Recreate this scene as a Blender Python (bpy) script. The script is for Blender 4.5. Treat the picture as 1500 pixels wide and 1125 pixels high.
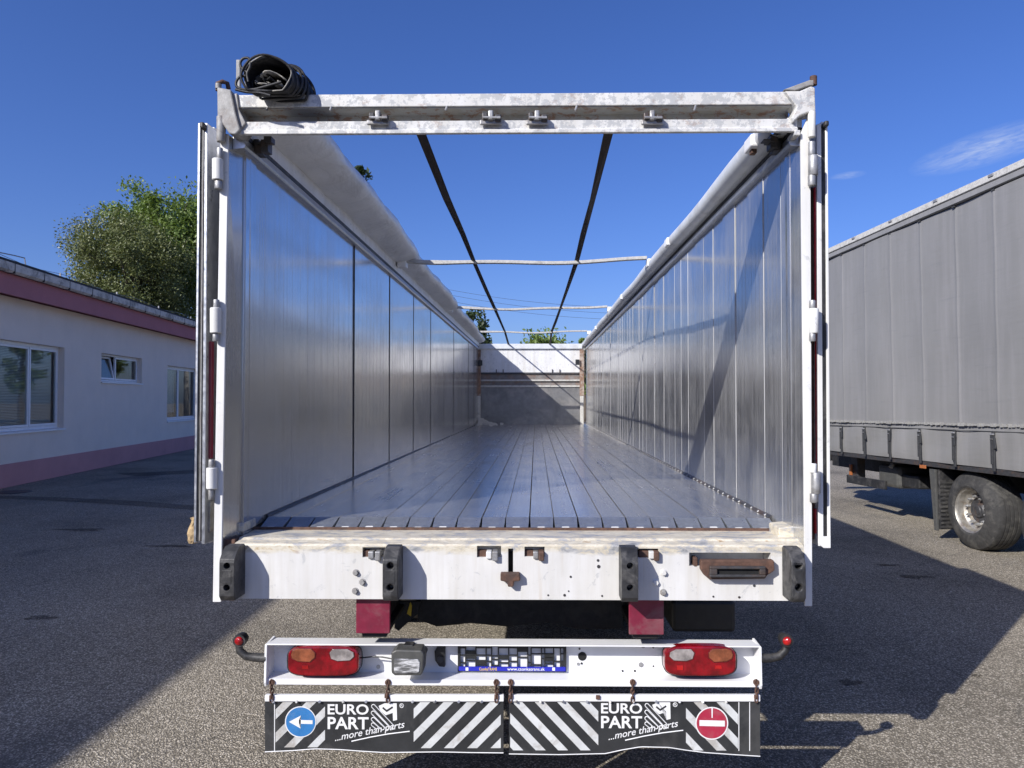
import bpy, bmesh, math, random
import numpy as np
from mathutils import Vector, Matrix, Euler
R = math.radians
random.seed(7); np.random.seed(7)
for o in list(bpy.data.objects): bpy.data.objects.remove(o)
SC = bpy.context.scene
COL = SC.collection

# ------------------------------------------------------------------ camera
F = 1064.0                                   # focal length in photo pixels (1500 wide)
CAM = Vector((0.088, -3.12, 1.85)); YAW = R(0.82); PIT = R(1.16); CX, CY = 770.0, 562.5
FW = Vector((-math.sin(YAW)*math.cos(PIT), math.cos(YAW)*math.cos(PIT), math.sin(PIT)))
RT = Vector((math.cos(YAW), math.sin(YAW), 0)); UP = RT.cross(FW)
cd = bpy.data.cameras.new('camera'); cam = bpy.data.objects.new('camera', cd); COL.objects.link(cam)
cd.sensor_width = 36; cd.lens = F/1500*36; cd.shift_x = -(CX-750)/1500; cd.clip_end = 2000; cd.clip_start = .05
cam.matrix_world = Matrix(((RT.x, UP.x, -FW.x, CAM.x), (RT.y, UP.y, -FW.y, CAM.y), (RT.z, UP.z, -FW.z, CAM.z), (0, 0, 0, 1)))
SC.camera = cam
def ray(px, py): return RT*((px-CX)/F) + FW - UP*((py-CY)/F)
def P(px, py, y=0.0):                         # photo pixel -> point on the plane at distance y
    r = ray(px, py); return CAM + r*((y-CAM.y)/r.y)
def PL(px, py, pt, n):                        # photo pixel -> point on any plane
    r = ray(px, py); return CAM + r*((pt-CAM).dot(n)/r.dot(n))

# ------------------------------------------------------------------ light
LD = Vector((1.12, 1.22, -1.0)).normalized()  # the way sunlight travels
elev = math.asin(-LD.z); azim = math.atan2(-LD.x, -LD.y)
W = bpy.data.worlds.new('World'); SC.world = W; W.use_nodes = True
nt = W.node_tree; bg = nt.nodes['Background']; bg.inputs['Strength'].default_value = 0.09
sky = nt.nodes.new('ShaderNodeTexSky'); sky.sky_type = 'NISHITA'; sky.sun_disc = False
sky.sun_elevation = elev; sky.sun_rotation = azim; sky.altitude = 300; sky.air_density = 1.0; sky.dust_density = 1.6; sky.ozone_density = 4.0
def wn(op, a, b=None, c=None):
    n = nt.nodes.new('ShaderNodeMath'); n.operation = op
    for i, v in enumerate((a, b, c)):
        if v is None: continue
        if isinstance(v, (int, float)): n.inputs[i].default_value = v
        else: nt.links.new(v, n.inputs[i])
    return n.outputs[0]
tc = nt.nodes.new('ShaderNodeTexCoord')
def wdot(vec):
    n = nt.nodes.new('ShaderNodeVectorMath'); n.operation = 'DOT_PRODUCT'; nt.links.new(tc.outputs['Generated'], n.inputs[0]); n.inputs[1].default_value = vec; return n.outputs['Value']
hs = nt.nodes.new('ShaderNodeHueSaturation'); hs.inputs['Saturation'].default_value = 1.12; hs.inputs['Value'].default_value = 1.0; hs.inputs['Hue'].default_value = .502
nt.links.new(sky.outputs[0], hs.inputs['Color'])
tint = nt.nodes.new('ShaderNodeMixRGB'); tint.blend_type = 'MULTIPLY'; tint.inputs[0].default_value = 1; nt.links.new(hs.outputs['Color'], tint.inputs[1]); tint.inputs[2].default_value = (.83, .91, 1.36, 1); colour = tint.outputs[0]
for (px, py, tilt, su, sv, amt) in ((1452, 214, 17, .085, .021, .55), (1242, 257, 8, .022, .005, .35)):
    c = ray(px, py).normalized(); a = (RT*math.cos(R(tilt)) + UP*math.sin(R(tilt))).normalized(); a = (a - c*a.dot(c)).normalized(); b = c.cross(a)
    u, v, w = wdot(a), wdot(b), wdot(c)
    d = wn('SQRT', wn('ADD', wn('POWER', wn('ABSOLUTE', wn('DIVIDE', u, su)), 2), wn('POWER', wn('ABSOLUTE', wn('DIVIDE', v, sv)), 2)))
    cb = nt.nodes.new('ShaderNodeCombineXYZ'); nt.links.new(wn('MULTIPLY', u, 26), cb.inputs[0]); nt.links.new(wn('MULTIPLY', v, 130), cb.inputs[1])
    nz = nt.nodes.new('ShaderNodeTexNoise'); nz.inputs['Scale'].default_value = 1.6; nz.inputs['Detail'].default_value = 7; nz.inputs['Roughness'].default_value = .6; nz.inputs['Distortion'].default_value = .8
    nt.links.new(cb.outputs[0], nz.inputs['Vector'])
    m = wn('MULTIPLY', wn('MAXIMUM', wn('SUBTRACT', 1.0, d), 0.0), wn('MAXIMUM', wn('SUBTRACT', wn('MULTIPLY', nz.outputs['Fac'], 2.4), .6), 0.0))
    m = wn('MULTIPLY', wn('MINIMUM', m, 1.0), wn('MULTIPLY', wn('GREATER_THAN', w, .5), amt))
    mx = nt.nodes.new('ShaderNodeMixRGB'); nt.links.new(m, mx.inputs[0]); nt.links.new(colour, mx.inputs[1]); mx.inputs[2].default_value = (7, 7.6, 8.6, 1); colour = mx.outputs[0]
nt.links.new(colour, bg.inputs['Color'])
sd = bpy.data.lights.new('sun', 'SUN'); sd.energy = 5.0; sd.angle = R(.53); sd.color = (1, .965, .915)
sun = bpy.data.objects.new('sun', sd); COL.objects.link(sun); sun.rotation_euler = LD.to_track_quat('-Z', 'Y').to_euler(); sun.location = (-8, -8, 9)
vs = SC.view_settings; vs.view_transform = 'Standard'; vs.look = 'None'; vs.gamma = 1; vs.use_curve_mapping = False; vs.exposure = 0.27

# ------------------------------------------------------------------ materials
class NM:
    def __init__(s, name):
        s.m = bpy.data.materials.new(name); s.m.use_nodes = True; s.t = s.m.node_tree; s.b = s.t.nodes['Principled BSDF']; s.out = s.t.nodes['Material Output']
        s.tc = s.t.nodes.new('ShaderNodeTexCoord'); s.oi = s.t.nodes.new('ShaderNodeObjectInfo')
    def n(s, k): return s.t.nodes.new(k)
    def l(s, a, b): s.t.links.new(a, b)
    def vec(s, scale=(1, 1, 1), rnd=0):
        mp = s.n('ShaderNodeMapping'); mp.inputs['Scale'].default_value = scale; s.l(s.tc.outputs['Object'], mp.inputs['Vector'])
        if rnd:
            c = s.n('ShaderNodeMath'); c.operation = 'MULTIPLY'; s.l(s.oi.outputs['Random'], c.inputs[0]); c.inputs[1].default_value = rnd
            s.l(c.outputs[0], mp.inputs['Location'])
        return mp.outputs[0]
    def noise(s, scale, detail=5, rough=.6, stretch=(1, 1, 1), rnd=0, dist=0):
        z = s.n('ShaderNodeTexNoise'); z.inputs['Scale'].default_value = scale; z.inputs['Detail'].default_value = detail; z.inputs['Roughness'].default_value = rough; z.inputs['Distortion'].default_value = dist
        s.l(s.vec(stretch, rnd), z.inputs['Vector']); return z.outputs['Fac']
    def voro(s, scale, feature='F1', out='Distance'):
        z = s.n('ShaderNodeTexVoronoi'); z.feature = feature; z.inputs['Scale'].default_value = scale; s.l(s.vec(), z.inputs['Vector']); return z.outputs[out]
    def ramp(s, f, stops):
        r = s.n('ShaderNodeValToRGB'); e = r.color_ramp.elements
        while len(e) < len(stops): e.new(.5)
        for k, (p, c) in enumerate(stops):
            e[k].position = p; c = (c, c, c) if isinstance(c, (int, float)) else c; e[k].color = (*c, 1)
        s.l(f, r.inputs[0]); return r.outputs[0]
    def mix(s, f, a, b, mode='MIX'):
        x = s.n('ShaderNodeMixRGB'); x.blend_type = mode
        for i, v in enumerate((f, a, b)):
            if isinstance(v, (int, float)): x.inputs[i].default_value = v if i == 0 else (v, v, v, 1)
            elif isinstance(v, tuple): x.inputs[i].default_value = (*v, 1)
            else: s.l(v, x.inputs[i])
        return x.outputs[0]
    def math(s, op, a, b):
        x = s.n('ShaderNodeMath'); x.operation = op
        for i, v in enumerate((a, b)):
            if isinstance(v, (int, float)): x.inputs[i].default_value = v
            else: s.l(v, x.inputs[i])
        return x.outputs[0]
    def axis(s, k):
        x = s.n('ShaderNodeSeparateXYZ'); s.l(s.tc.outputs['Object'], x.inputs[0]); return x.outputs[k]
    def set(s, base=None, rough=None, metal=None, **kw):
        for k, v in (('Base Color', base), ('Roughness', rough), ('Metallic', metal)):
            if v is None: continue
            if isinstance(v, (int, float)): s.b.inputs[k].default_value = v
            elif isinstance(v, tuple): s.b.inputs[k].default_value = (*v, 1)
            else: s.l(v, s.b.inputs[k])
        for k, v in kw.items(): s.b.inputs[k.replace('_', ' ')].default_value = v
        return s
    def bump(s, h, strength=.3, dist=.005):
        x = s.n('ShaderNodeBump'); x.inputs['Strength'].default_value = strength; x.inputs['Distance'].default_value = dist; s.l(h, x.inputs['Height'])
        s.l(x.outputs[0], s.b.inputs['Normal']); return s

def basic(name, c, rough=.6, metal=0, var=.18, scale=30, bump=.15, dirt=None, dirt_amt=.35):
    m = NM(name); f = m.noise(scale, 6, .65)
    col = m.ramp(f, [(.3, tuple(x*(1-var) for x in c)), (.7, tuple(min(1, x*(1+var)) for x in c))])
    if dirt:
        g = m.ramp(m.noise(scale*.35, 8, .7, dist=.5), [(.5, 0.0), (.62, dirt_amt)]); col = m.mix(g, col, dirt)
    m.set(col, m.ramp(m.noise(scale*1.7, 4), [(.3, max(.03, rough-.12)), (.7, min(1, rough+.12))]), metal)
    if bump: m.bump(m.noise(scale*4, 5), bump, .003)
    return m.m

M = {}
# brushed aluminium of the box: vertical extrusions on the walls, lengthwise on the floor
def alu(name, base, r0, r1, stretch, dust, dust_amt, seed=5, bmp=.05):
    m = NM(name)
    st = m.noise(9, 8, .7, stretch, rnd=seed); bl = m.noise(2.2, 7, .62, (1, 1, 1), rnd=seed)
    col = m.mix(m.ramp(st, [(.32, .28), (.68, 0.0)]), base, tuple(x*.62 for x in base))
    d = m.ramp(m.mix(.5, bl, m.noise(5, 9, .75, stretch, rnd=seed+2)), [(.44, 0.0), (.63, dust_amt)])
    sp = m.ramp(m.noise(60, 3, .6, rnd=seed), [(.70, 0.0), (.76, .6)])
    col = m.mix(d, col, dust); col = m.mix(sp, col, dust)
    ro = m.ramp(m.mix(.5, st, bl), [(.3, r0), (.72, r1)])
    me = m.ramp(d, [(0.0, .92), (1.0, .3)])
    rv = m.ramp(m.oi.outputs['Random'], [(0, .95), (1, 1.0)])
    m.set(m.mix(1.0, col, rv, 'MULTIPLY'), ro, me)
    m.bump(m.mix(.45, m.noise(14, 6, .65, stretch, rnd=seed), m.noise(3, 3, .5, rnd=seed)), bmp, .006)
    return m.m
M['alu_wall'] = alu('aluminium wall', (.60, .60, .60), .12, .27, (7, 7, .10), (.45, .45, .44), .48, 5, .03)
M['alu_floor'] = alu('aluminium floor', (.66, .63, .585), .16, .32, (6, .10, 6), (.36, .33, .29), .26, 3, .02)
M['alu_front'] = alu('aluminium front wall', (.66, .66, .66), .25, .5, (3, 3, .3), (.55, .53, .50), .7)
M['gleam_and_rivet'] = basic('joint gleam and rivet metal', (.40, .40, .40), .5, .5, .15, 8, .05)
M['alu_sheet'] = alu('dusty aluminium sheet', (.62, .61, .60), .28, .5, (3, 3, .3), (.26, .25, .24), .6)
M['alu_cap'] = basic('plank end aluminium', (.40, .42, .45), .38, .75, .15, 25, .1)
M['alu'] = basic('plain aluminium', (.55, .56, .58), .38, .9, .12, 20, .06)
# white paint, worn
def worn(name, base=(.74, .745, .75), chips=.5, lo=.56, streak=True, rust=.5, band=None, cs=13, cd_=.6):
    m = NM(name)
    col = m.ramp(m.noise(4, 6, .6), [(.3, tuple(x*.86 for x in base)), (.7, base)])
    if streak: col = m.mix(m.ramp(m.noise(11, 7, .7, (1, 1, .08)), [(.40, 0.0), (.72, .55)]), col, (.47, .44, .37))
    if band: col = m.mix(m.ramp(m.noise(7, 8, .7, (2.2, 1, .05)), [(.60, 0.0), (.72, .45)]), col, (.44, .33, .20))
    g = m.ramp(m.noise(cs, 9, .76, (1, 1, 1), dist=cd_), [(lo, 0.0), (lo+.05, chips)])
    col = m.mix(g, col, (.34, .35, .36))
    r = m.ramp(m.noise(23, 9, .75, (.8, .8, 1.2), dist=.4), [(lo+.08, 0.0), (lo+.13, rust)])
    col = m.mix(r, col, (.22, .10, .045))
    if band:                       # the worn upper edge of the sill, rubbed by every load
        z0, z1 = band
        t = m.n('ShaderNodeMapRange'); t.inputs['From Min'].default_value = z0; t.inputs['From Max'].default_value = z1; m.l(m.axis(2), t.inputs['Value'])
        n2 = m.noise(9, 9, .75, (.5, 1, 1.5), dist=.7)
        msk = m.ramp(m.math('ADD', m.math('MULTIPLY', t.outputs[0], .55), m.math('MULTIPLY', n2, .6)), [(.42, 0.0), (.56, .95)])
        cw = m.ramp(m.noise(17, 10, .78, (.45, 1, 1), dist=.4), [(.36, (.20, .205, .21)), (.44, (.36, .36, .36)), (.49, (.52, .46, .34)), (.57, (.64, .60, .50)), (.63, (.50, .40, .25)), (.68, (.22, .11, .05))])
        col = m.mix(msk, col, cw)
    m.set(col, m.ramp(g, [(0, .42), (1, .7)]), 0); m.bump(m.mix(.5, m.noise(30, 6, .7), g), .18, .003)
    return m.m
M['worn_white'] = worn('worn white paint', chips=.5, lo=.57, cs=20, cd_=.2)
M['beam_white'] = worn('scuffed white paint', (.68, .675, .65), .75, .49, True, .35, None, 22, .1)
M['sill_white'] = worn('sill paint', (.70, .69, .665), .5, .585, True, .6, (1.165, 1.24))
M['white'] = worn('clean white paint', (.80, .80, .80), .3, .68, False, .3)
M['post_white'] = worn('post paint', (.78, .78, .76), .5, .60, True, .6)
M['channel_grey'] = worn('dark grey channel', (.30, .295, .28), .8, .45, True, .7)  # darker grey, heavily chipped paint for the inside of the top beam
M['rubber'] = basic('black rubber', (.018, .018, .019), .55, 0, .4, 25, .3, (.09, .085, .08), .55)
M['buffer'] = basic('scuffed rubber', (.028, .028, .029), .5, 0, .4, 22, .35, (.12, .115, .11), .7)
M['plastic'] = basic('black plastic', (.02, .021, .022), .4, 0, .25, 20, .05)
M['flap'] = basic('mudflap rubber', (.022, .023, .024), .55, 0, .3, 9, .12, (.08, .078, .075), .4)
M['print'] = basic('dirty white print', (.55, .56, .55), .6, 0, .12, 16, .05, (.32, .29, .25), .75)
M['print_line'] = basic('white print', (.72, .72, .71), .6, 0, .08, 16, 0)
M['rust'] = basic('rusty steel', (.10, .052, .035), .8, 0, .45, 40, .4, (.05, .035, .03), .7)
M['rust_orange'] = basic('orange rust', (.20, .12, .08), .8, 0, .4, 14, .3, (.45, .42, .38), .6)
M['front_dark'] = basic('dark dusty sheet', (.17, .17, .17), .4, .35, .25, 5, .1, (.30, .28, .26), .5)
M['band_grey'] = basic('grey band', (.17, .16, .155), .6, 0, .3, 7, .2, (.20, .11, .07), .7)
M['steel_dark'] = basic('dark steel', (.055, .055, .058), .5, .3, .35, 30, .2, (.11, .07, .05), .6)
M['galv'] = basic('galvanised steel', (.36, .36, .36), .5, .55, .25, 30, .2, (.17, .15, .13), .6)
M['grey_paint'] = basic('grey worn paint', (.28, .275, .265), .55, 0, .25, 25, .2, (.16, .12, .10), .5)
M['lamp_grey'] = basic('dark grey lamp shell', (.07, .07, .066), .5, 0, .2, 20, .1, (.13, .12, .1), .5)
M['maroon'] = basic('dark red paint', (.17, .014, .036), .4, 0, .2, 18, .1, (.20, .12, .12), .45)
M['red_dark'] = basic('deep red plastic', (.10, .004, .006), .3, 0, .2, 20, .05)
M['red_rod'] = basic('red paint', (.42, .014, .02), .35, 0, .15, 18, .08, (.2, .04, .03), .5)
M['hole_shade'] = basic('painted cavity shade', (.008, .008, .008), .9, 0, .2, 20, 0)  # near-black colour painted in for the shade inside holes and slots
M['black_frame'] = basic('black chassis', (.012, .012, .013), .6, 0, .4, 20, .2, (.045, .04, .035), .5)
m = NM('white tarpaulin'); col = m.ramp(m.noise(5, 7, .6), [(.3, (.64, .645, .65)), (.7, (.76, .76, .76))]); col = m.mix(m.ramp(m.noise(4, 8, .7, (1, .25, 2)), [(.52, 0.0), (.7, .5)]), col, (.36, .35, .33))
m.set(col, .38, 0); m.bump(m.mix(.5, m.noise(3.2, 5, .55, (1.6, .9, 1.6), dist=1.2), m.noise(2.2, 3, .5, (.4, 2.6, .4), dist=.8)), .75, .05); M['tarp'] = m.m
M['tarp_edge'] = basic('pale rail cover', (.60, .62, .64), .4, 0, .08, 8, .1, (.42, .41, .39), .5)
M['black_tarp'] = basic('black cover fabric', (.006, .006, .007), .55, 0, .4, 30, .3, (.016, .015, .014), .4)
M['piping'] = basic('pale piping', (.30, .285, .25), .6, 0, .3, 40, .2)
M['webbing'] = basic('dark webbing', (.02, .013, .012), .8, 0, .3, 60, .3)
M['web_light'] = basic('pale webbing', (.46, .45, .42), .75, 0, .2, 40, .2, (.25, .24, .22), .6)
M['lace'] = basic('dusty lacing', (.27, .265, .25), .8, 0, .3, 30, .2)
M['foam'] = basic('frayed foam', (.42, .30, .16), .9, 0, .35, 40, .5, (.2, .14, .08), .7)
def lens(name, c, rough=.12, cell=160):
    m = NM(name); w = m.n('ShaderNodeTexWave'); w.inputs['Scale'].default_value = cell*.35; w.inputs['Distortion'].default_value = .4; m.l(m.tc.outputs['Object'], w.inputs['Vector'])
    col = m.mix(m.ramp(w.outputs['Fac'], [(.2, .35), (.8, 0.0)]), c, tuple(x*.5 for x in c)); col = m.mix(m.ramp(m.noise(18, 4, .6), [(.40, .8), (.62, 0.0)]), col, tuple(x*.35 for x in c))
    m.set(col, rough, 0, Coat_Weight=.4); m.bump(w.outputs['Fac'], .35, .002); return m.m
M['red_lens'] = lens('red lens', (.27, .004, .010)); M['amber_lens'] = lens('amber lens', (.36, .11, .05)); M['clear_lens'] = lens('clear lens', (.40, .36, .34))
M['bright_red'] = lens('red reflector', (.5, .012, .012), .1, 260)
M['lamp_glass'] = lens('lamp glass', (.30, .31, .31), .06, 60)
m = NM('lamp glass'); st = m.noise(16, 5, .6, (.5, 1, 2.2)); m.set(m.ramp(st, [(.36, .03), (.5, .16), (.58, .62), (.66, .30)]), .06, 0, Coat_Weight=.5); m.bump(st, .2, .003); M['lamp_glass'] = m.m
M['blue_sign'] = basic('blue sign face', (.03, .17, .42), .5, 0, .12, 14, .05, (.2, .25, .3), .5)
M['red_sign'] = basic('red sign face', (.36, .02, .05), .5, 0, .12, 14, .05, (.3, .15, .15), .4)
M['blue_strip'] = basic('blue strip', (.015, .02, .36), .4, 0, .1, 10, 0)
M['yellow'] = basic('yellow', (.65, .45, .03), .5, 0, .1, 10, 0)
M['orange'] = basic('orange marker', (.35, .12, .04), .4, 0, .1, 10, 0)
# ground
def asphalt(name='stony asphalt', mul=1.0):
    m = NM(name)
    v = m.n('ShaderNodeTexVoronoi'); v.inputs['Scale'].default_value = 96; v.inputs['Randomness'].default_value = 1; m.l(m.tc.outputs['Object'], v.inputs['Vector'])
    sp = m.n('ShaderNodeSeparateColor'); m.l(v.outputs['Color'], sp.inputs[0])
    stone = m.ramp(sp.outputs[0], [(0.0, (.165, .144, .112)), (.35, (.38, .335, .26)), (.7, (.57, .505, .395)), (.93, (.80, .71, .57)), (1.0, (.92, .84, .70))])
    edge = m.ramp(v.outputs['Distance'], [(.30, 0.0), (.62, .8)])
    col = m.mix(edge, stone, (.13, .112, .083))
    col = m.mix(m.ramp(m.noise(260, 4, .7), [(.35, .4), (.6, 0.0)]), col, (.16, .14, .112))
    big = m.ramp(m.noise(.55, 6, .6), [(.30, .62), (.46, .95), (.70, 1.18)])
    col = m.mix(1.0, col, big, 'MULTIPLY')
    oil = m.ramp(m.noise(.9, 5, .55, (1, .35, 1)), [(.60, 0.0), (.70, .6)]); col = m.mix(oil, col, (.10, .095, .09))
    crack = m.n('ShaderNodeTexVoronoi'); crack.feature = 'DISTANCE_TO_EDGE'; crack.inputs['Scale'].default_value = .33
    w = m.n('ShaderNodeMixRGB'); w.inputs[0].default_value = .12; nz = m.n('ShaderNodeTexNoise'); nz.inputs['Scale'].default_value = 2; nz.inputs['Detail'].default_value = 6; m.l(m.tc.outputs['Object'], nz.inputs['Vector']); m.l(m.tc.outputs['Object'], w.inputs[1]); m.l(nz.outputs['Color'], w.inputs[2]); m.l(w.outputs[0], crack.inputs['Vector'])
    ck = m.ramp(crack.outputs['Distance'], [(.0, .28), (.005, 0.0)]); col = m.mix(ck, col, (.05, .05, .05))
    if mul != 1: col = m.mix(1.0, col, (mul, mul*.98, mul*.96), 'MULTIPLY')
    m.set(col, .88, 0, Specular_IOR_Level=.25)
    h = m.mix(.35, m.ramp(v.outputs['Distance'], [(.0, 1.0), (.7, 0.0)]), m.noise(300, 4, .7)); m.bump(h, .9, .010)
    return m.m
M['asphalt'] = asphalt()
M['patch'] = asphalt('darker asphalt repair', .55); M['stain'] = asphalt('oil stained asphalt', .45)
def plaster(name, c, var):
    m = NM(name); col = m.ramp(m.noise(1.3, 7, .6), [(.3, tuple(x*(1-var) for x in c)), (.7, c)])
    col = m.mix(m.ramp(m.noise(2.2, 7, .65, (1, 1, .15)), [(.55, 0.0), (.8, .25)]), col, tuple(x*.7 for x in c))
    m.set(col, .9, 0); m.bump(m.noise(45, 6, .75), .9, .02); return m.m
M['plaster'] = plaster('rough pale plaster', (.88, .77, .66), .08)
M['pink'] = plaster('pink plaster', (.50, .20, .22), .12)
M['plinth'] = plaster('pink plinth paint', (.60, .30, .30), .14)
M['pvc'] = basic('white window frame', (.78, .78, .78), .35, 0, .04, 10, .02)
M['roofing'] = basic('dark roofing felt', (.035, .034, .034), .85, 0, .3, 20, .4)
M['gutter'] = basic('zinc gutter', (.55, .50, .44), .6, .0, .2, 6, .1, (.15, .13, .11), .8)
def pane_mat():
    m = NM('window glass'); t = m.n('ShaderNodeBsdfTransparent'); t.inputs[0].default_value = (.82, .86, .86, 1); g = m.n('ShaderNodeBsdfGlossy'); g.inputs['Roughness'].default_value = .02
    lw = m.n('ShaderNodeLayerWeight'); lw.inputs['Blend'].default_value = .5; x = m.n('ShaderNodeMixShader'); m.l(m.math('ADD', m.math('MULTIPLY', m.math('POWER', lw.outputs['Facing'], 4), .6), .04), x.inputs[0]); m.l(t.outputs[0], x.inputs[1]); m.l(g.outputs[0], x.inputs[2]); m.l(x.outputs[0], m.out.inputs['Surface'])
    b = m.n('ShaderNodeBump'); b.inputs['Strength'].default_value = .05; b.inputs['Distance'].default_value = .02; m.l(m.noise(1.2, 2, .5), b.inputs['Height']); m.l(b.outputs[0], g.inputs['Normal'])
    return m.m
M['pane'] = pane_mat()
M['blind_white'] = basic('white blind', (.75, .72, .66), .8, 0, .05, 12, .05)
M['blind'] = basic('pale blind', (.42, .41, .38), .8, 0, .06, 12, .05)
# neighbour's curtain
def curtain():
    m = NM('grey curtain'); b = (.217, .214, .207)
    col = m.ramp(m.noise(1.1, 7, .6, (1, 1, .5)), [(.3, tuple(x*.9 for x in b)), (.7, tuple(x*1.06 for x in b))])
    col = m.mix(m.ramp(m.noise(7, 7, .7, (1, 1, .07)), [(.44, 0.0), (.75, .5)]), col, (.29, .28, .28))
    col = m.mix(m.ramp(m.noise(9, 7, .7, (.15, .15, 1.8)), [(.58, 0.0), (.72, .30)]), col, (.14, .145, .15))
    m.set(col, .5, 0); m.bump(m.mix(.5, m.noise(2.4, 4, .5, (1, .7, 1.1)), m.noise(6, 5, .6, (.3, .3, 2.2))), .2, .03); return m.m
M['curtain'] = curtain()
M['curtain_dark'] = basic('grey strap fabric', (.035, .036, .038), .7, 0, .3, 30, .2)
M['rim'] = basic('dull rim steel', (.42, .40, .36), .42, .7, .2, 18, .15, (.22, .16, .11), .6)
M['tyre'] = basic('tyre rubber', (.035, .034, .033), .8, 0, .3, 20, .25, (.10, .095, .085), .6)
def leafmat(name, cols, trans=.35):
    m = NM(name); g = m.n('ShaderNodeNewGeometry'); col = m.ramp(g.outputs['Random Per Island'], [(k/(len(cols)-1), c) for k, c in enumerate(cols)])
    m.set(col, .5, 0); t = m.n('ShaderNodeBsdfTranslucent'); m.l(m.mix(1.0, col, (1.0, 1.0, .55), 'MULTIPLY'), t.inputs['Color'])
    x = m.n('ShaderNodeMixShader'); x.inputs[0].default_value = trans; m.l(m.b.outputs[0], x.inputs[1]); m.l(t.outputs[0], x.inputs[2]); m.l(x.outputs[0], m.out.inputs['Surface']); return m.m
M['leaf_green'] = leafmat('green leaves', [(.11, .17, .035), (.14, .21, .045), (.17, .245, .055), (.21, .285, .07)])
M['leaf_dull'] = leafmat('dull leaves', [(.10, .125, .04), (.125, .15, .05), (.15, .175, .06), (.19, .20, .075)], .25)
M['leaf_dark'] = leafmat('dark leaves', [(.03, .05, .02), (.05, .08, .03), (.08, .11, .04)])
M['bark'] = basic('bark', (.10, .08, .06), .9, 0, .3, 12, .6)
M['wire'] = basic('wire', (.05, .05, .055), .6, 0, .1, 10, 0)
M['concrete'] = basic('concrete', (.32, .31, .29), .9, 0, .15, 6, .3)

# ------------------------------------------------------------------ mesh helpers
class MB:
    def __init__(s): s.v = []; s.f = []
    def add(s, vs, fs):
        b = len(s.v); s.v += [tuple(x) for x in vs]; s.f += [tuple(b+i for i in q) for q in fs]; return s
    def box(s, x0, y0, z0, x1, y1, z1):
        x0, x1 = sorted((x0, x1)); y0, y1 = sorted((y0, y1)); z0, z1 = sorted((z0, z1))
        return s.add([(x0, y0, z0), (x1, y0, z0), (x1, y1, z0), (x0, y1, z0), (x0, y0, z1), (x1, y0, z1), (x1, y1, z1), (x0, y1, z1)],
                     [(0, 3, 2, 1), (4, 5, 6, 7), (0, 1, 5, 4), (1, 2, 6, 5), (2, 3, 7, 6), (3, 0, 4, 7)])
    def prism(s, poly, vec):                    # poly: list of 3-D points, vec: extrusion
        n = len(poly); vec = Vector(vec); p = [Vector(q) for q in poly]
        nrm = Vector((0, 0, 0))
        for i in range(n): nrm += p[i].cross(p[(i+1) % n])
        if nrm.dot(vec) > 0: p = p[::-1]
        vs = p + [q+vec for q in p]
        return s.add(vs, [tuple(range(n)), tuple(range(2*n-1, n-1, -1))] + [(i, i+n, (i+1) % n+n, (i+1) % n) for i in range(n)])
    def tube(s, pts, r, seg=8, closed=False):
        pts = [Vector(p) for p in pts]; n = len(pts); rings = []; rr = r if hasattr(r, '__len__') else [r]*n
        t0 = None; ref = None
        for i in range(n):
            a = pts[(i-1) % n] if (closed or i > 0) else pts[i]; b = pts[(i+1) % n] if (closed or i < n-1) else pts[i]
            t = (b-a).normalized()
            if ref is None:
                ref = t.cross(Vector((0, 0, 1)) if abs(t.z) < .9 else Vector((1, 0, 0))).normalized()
            else:
                ref = (ref - t*ref.dot(t)).normalized()
            w = t.cross(ref)
            rings.append([pts[i] + (ref*math.cos(2*math.pi*k/seg) + w*math.sin(2*math.pi*k/seg))*rr[i] for k in range(seg)])
        vs = [q for g in rings for q in g]; fs = []
        for i in range(n if closed else n-1):
            j = (i+1) % n
            for k in range(seg): k2 = (k+1) % seg; fs.append((i*seg+k, i*seg+k2, j*seg+k2, j*seg+k))
        if not closed: fs += [tuple(range(seg-1, -1, -1)), tuple((n-1)*seg+k for k in range(seg))]
        return s.add(vs, fs)
    def cyl(s, a, b, r, seg=12): return s.tube([a, b], r, seg)
    def ycyl(s, px, py, ya, yb, r, seg=12): c = P(px, py, yb); return s.tube([(c.x, ya, c.z), (c.x, yb, c.z)], r, seg)
    def lathe(s, prof, org, ax, seg=32):        # prof: (radius, distance along the axis)
        org = Vector(org); ax = Vector(ax).normalized(); u = ax.cross(Vector((0, 0, 1)) if abs(ax.z) < .9 else Vector((1, 0, 0))).normalized(); w = ax.cross(u); vs = []
        for (r, h) in prof:
            for k in range(seg): a = 2*math.pi*k/seg; vs.append(org + ax*h + (u*math.cos(a) + w*math.sin(a))*r)
        fs = []
        for i in range(len(prof)-1):
            for k in range(seg): k2 = (k+1) % seg; fs.append((i*seg+k, i*seg+k2, (i+1)*seg+k2, (i+1)*seg+k))
        return s.add(vs, fs)
    def rbox(s, x0, y0, x1, y1, yf, yb):        # a box whose rear-facing side fills this photo rectangle at distance yf
        xm, ym = (x0+x1)/2, (y0+y1)/2
        a, b = P(x0, ym, yf), P(x1, ym, yf); c, d = P(xm, y0, yf), P(xm, y1, yf)
        return s.box(a.x, yf, c.z, b.x, yb, d.z)
    def rpoly(s, pts, yf, yb): return s.prism([P(x, y, yf) for x, y in pts], (0, yb-yf, 0))
    def mesh(s, name):
        me = bpy.data.meshes.new(name); me.from_pydata(s.v, [], s.f); bm = bmesh.new(); bm.from_mesh(me); bmesh.ops.recalc_face_normals(bm, faces=bm.faces); bm.to_mesh(me); bm.free(); return me
    def build(s, name, mat, parent=None, bevel=0, smooth=None):
        me = s.mesh(name); return link(name, me, mat, parent, bevel, smooth)
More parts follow.
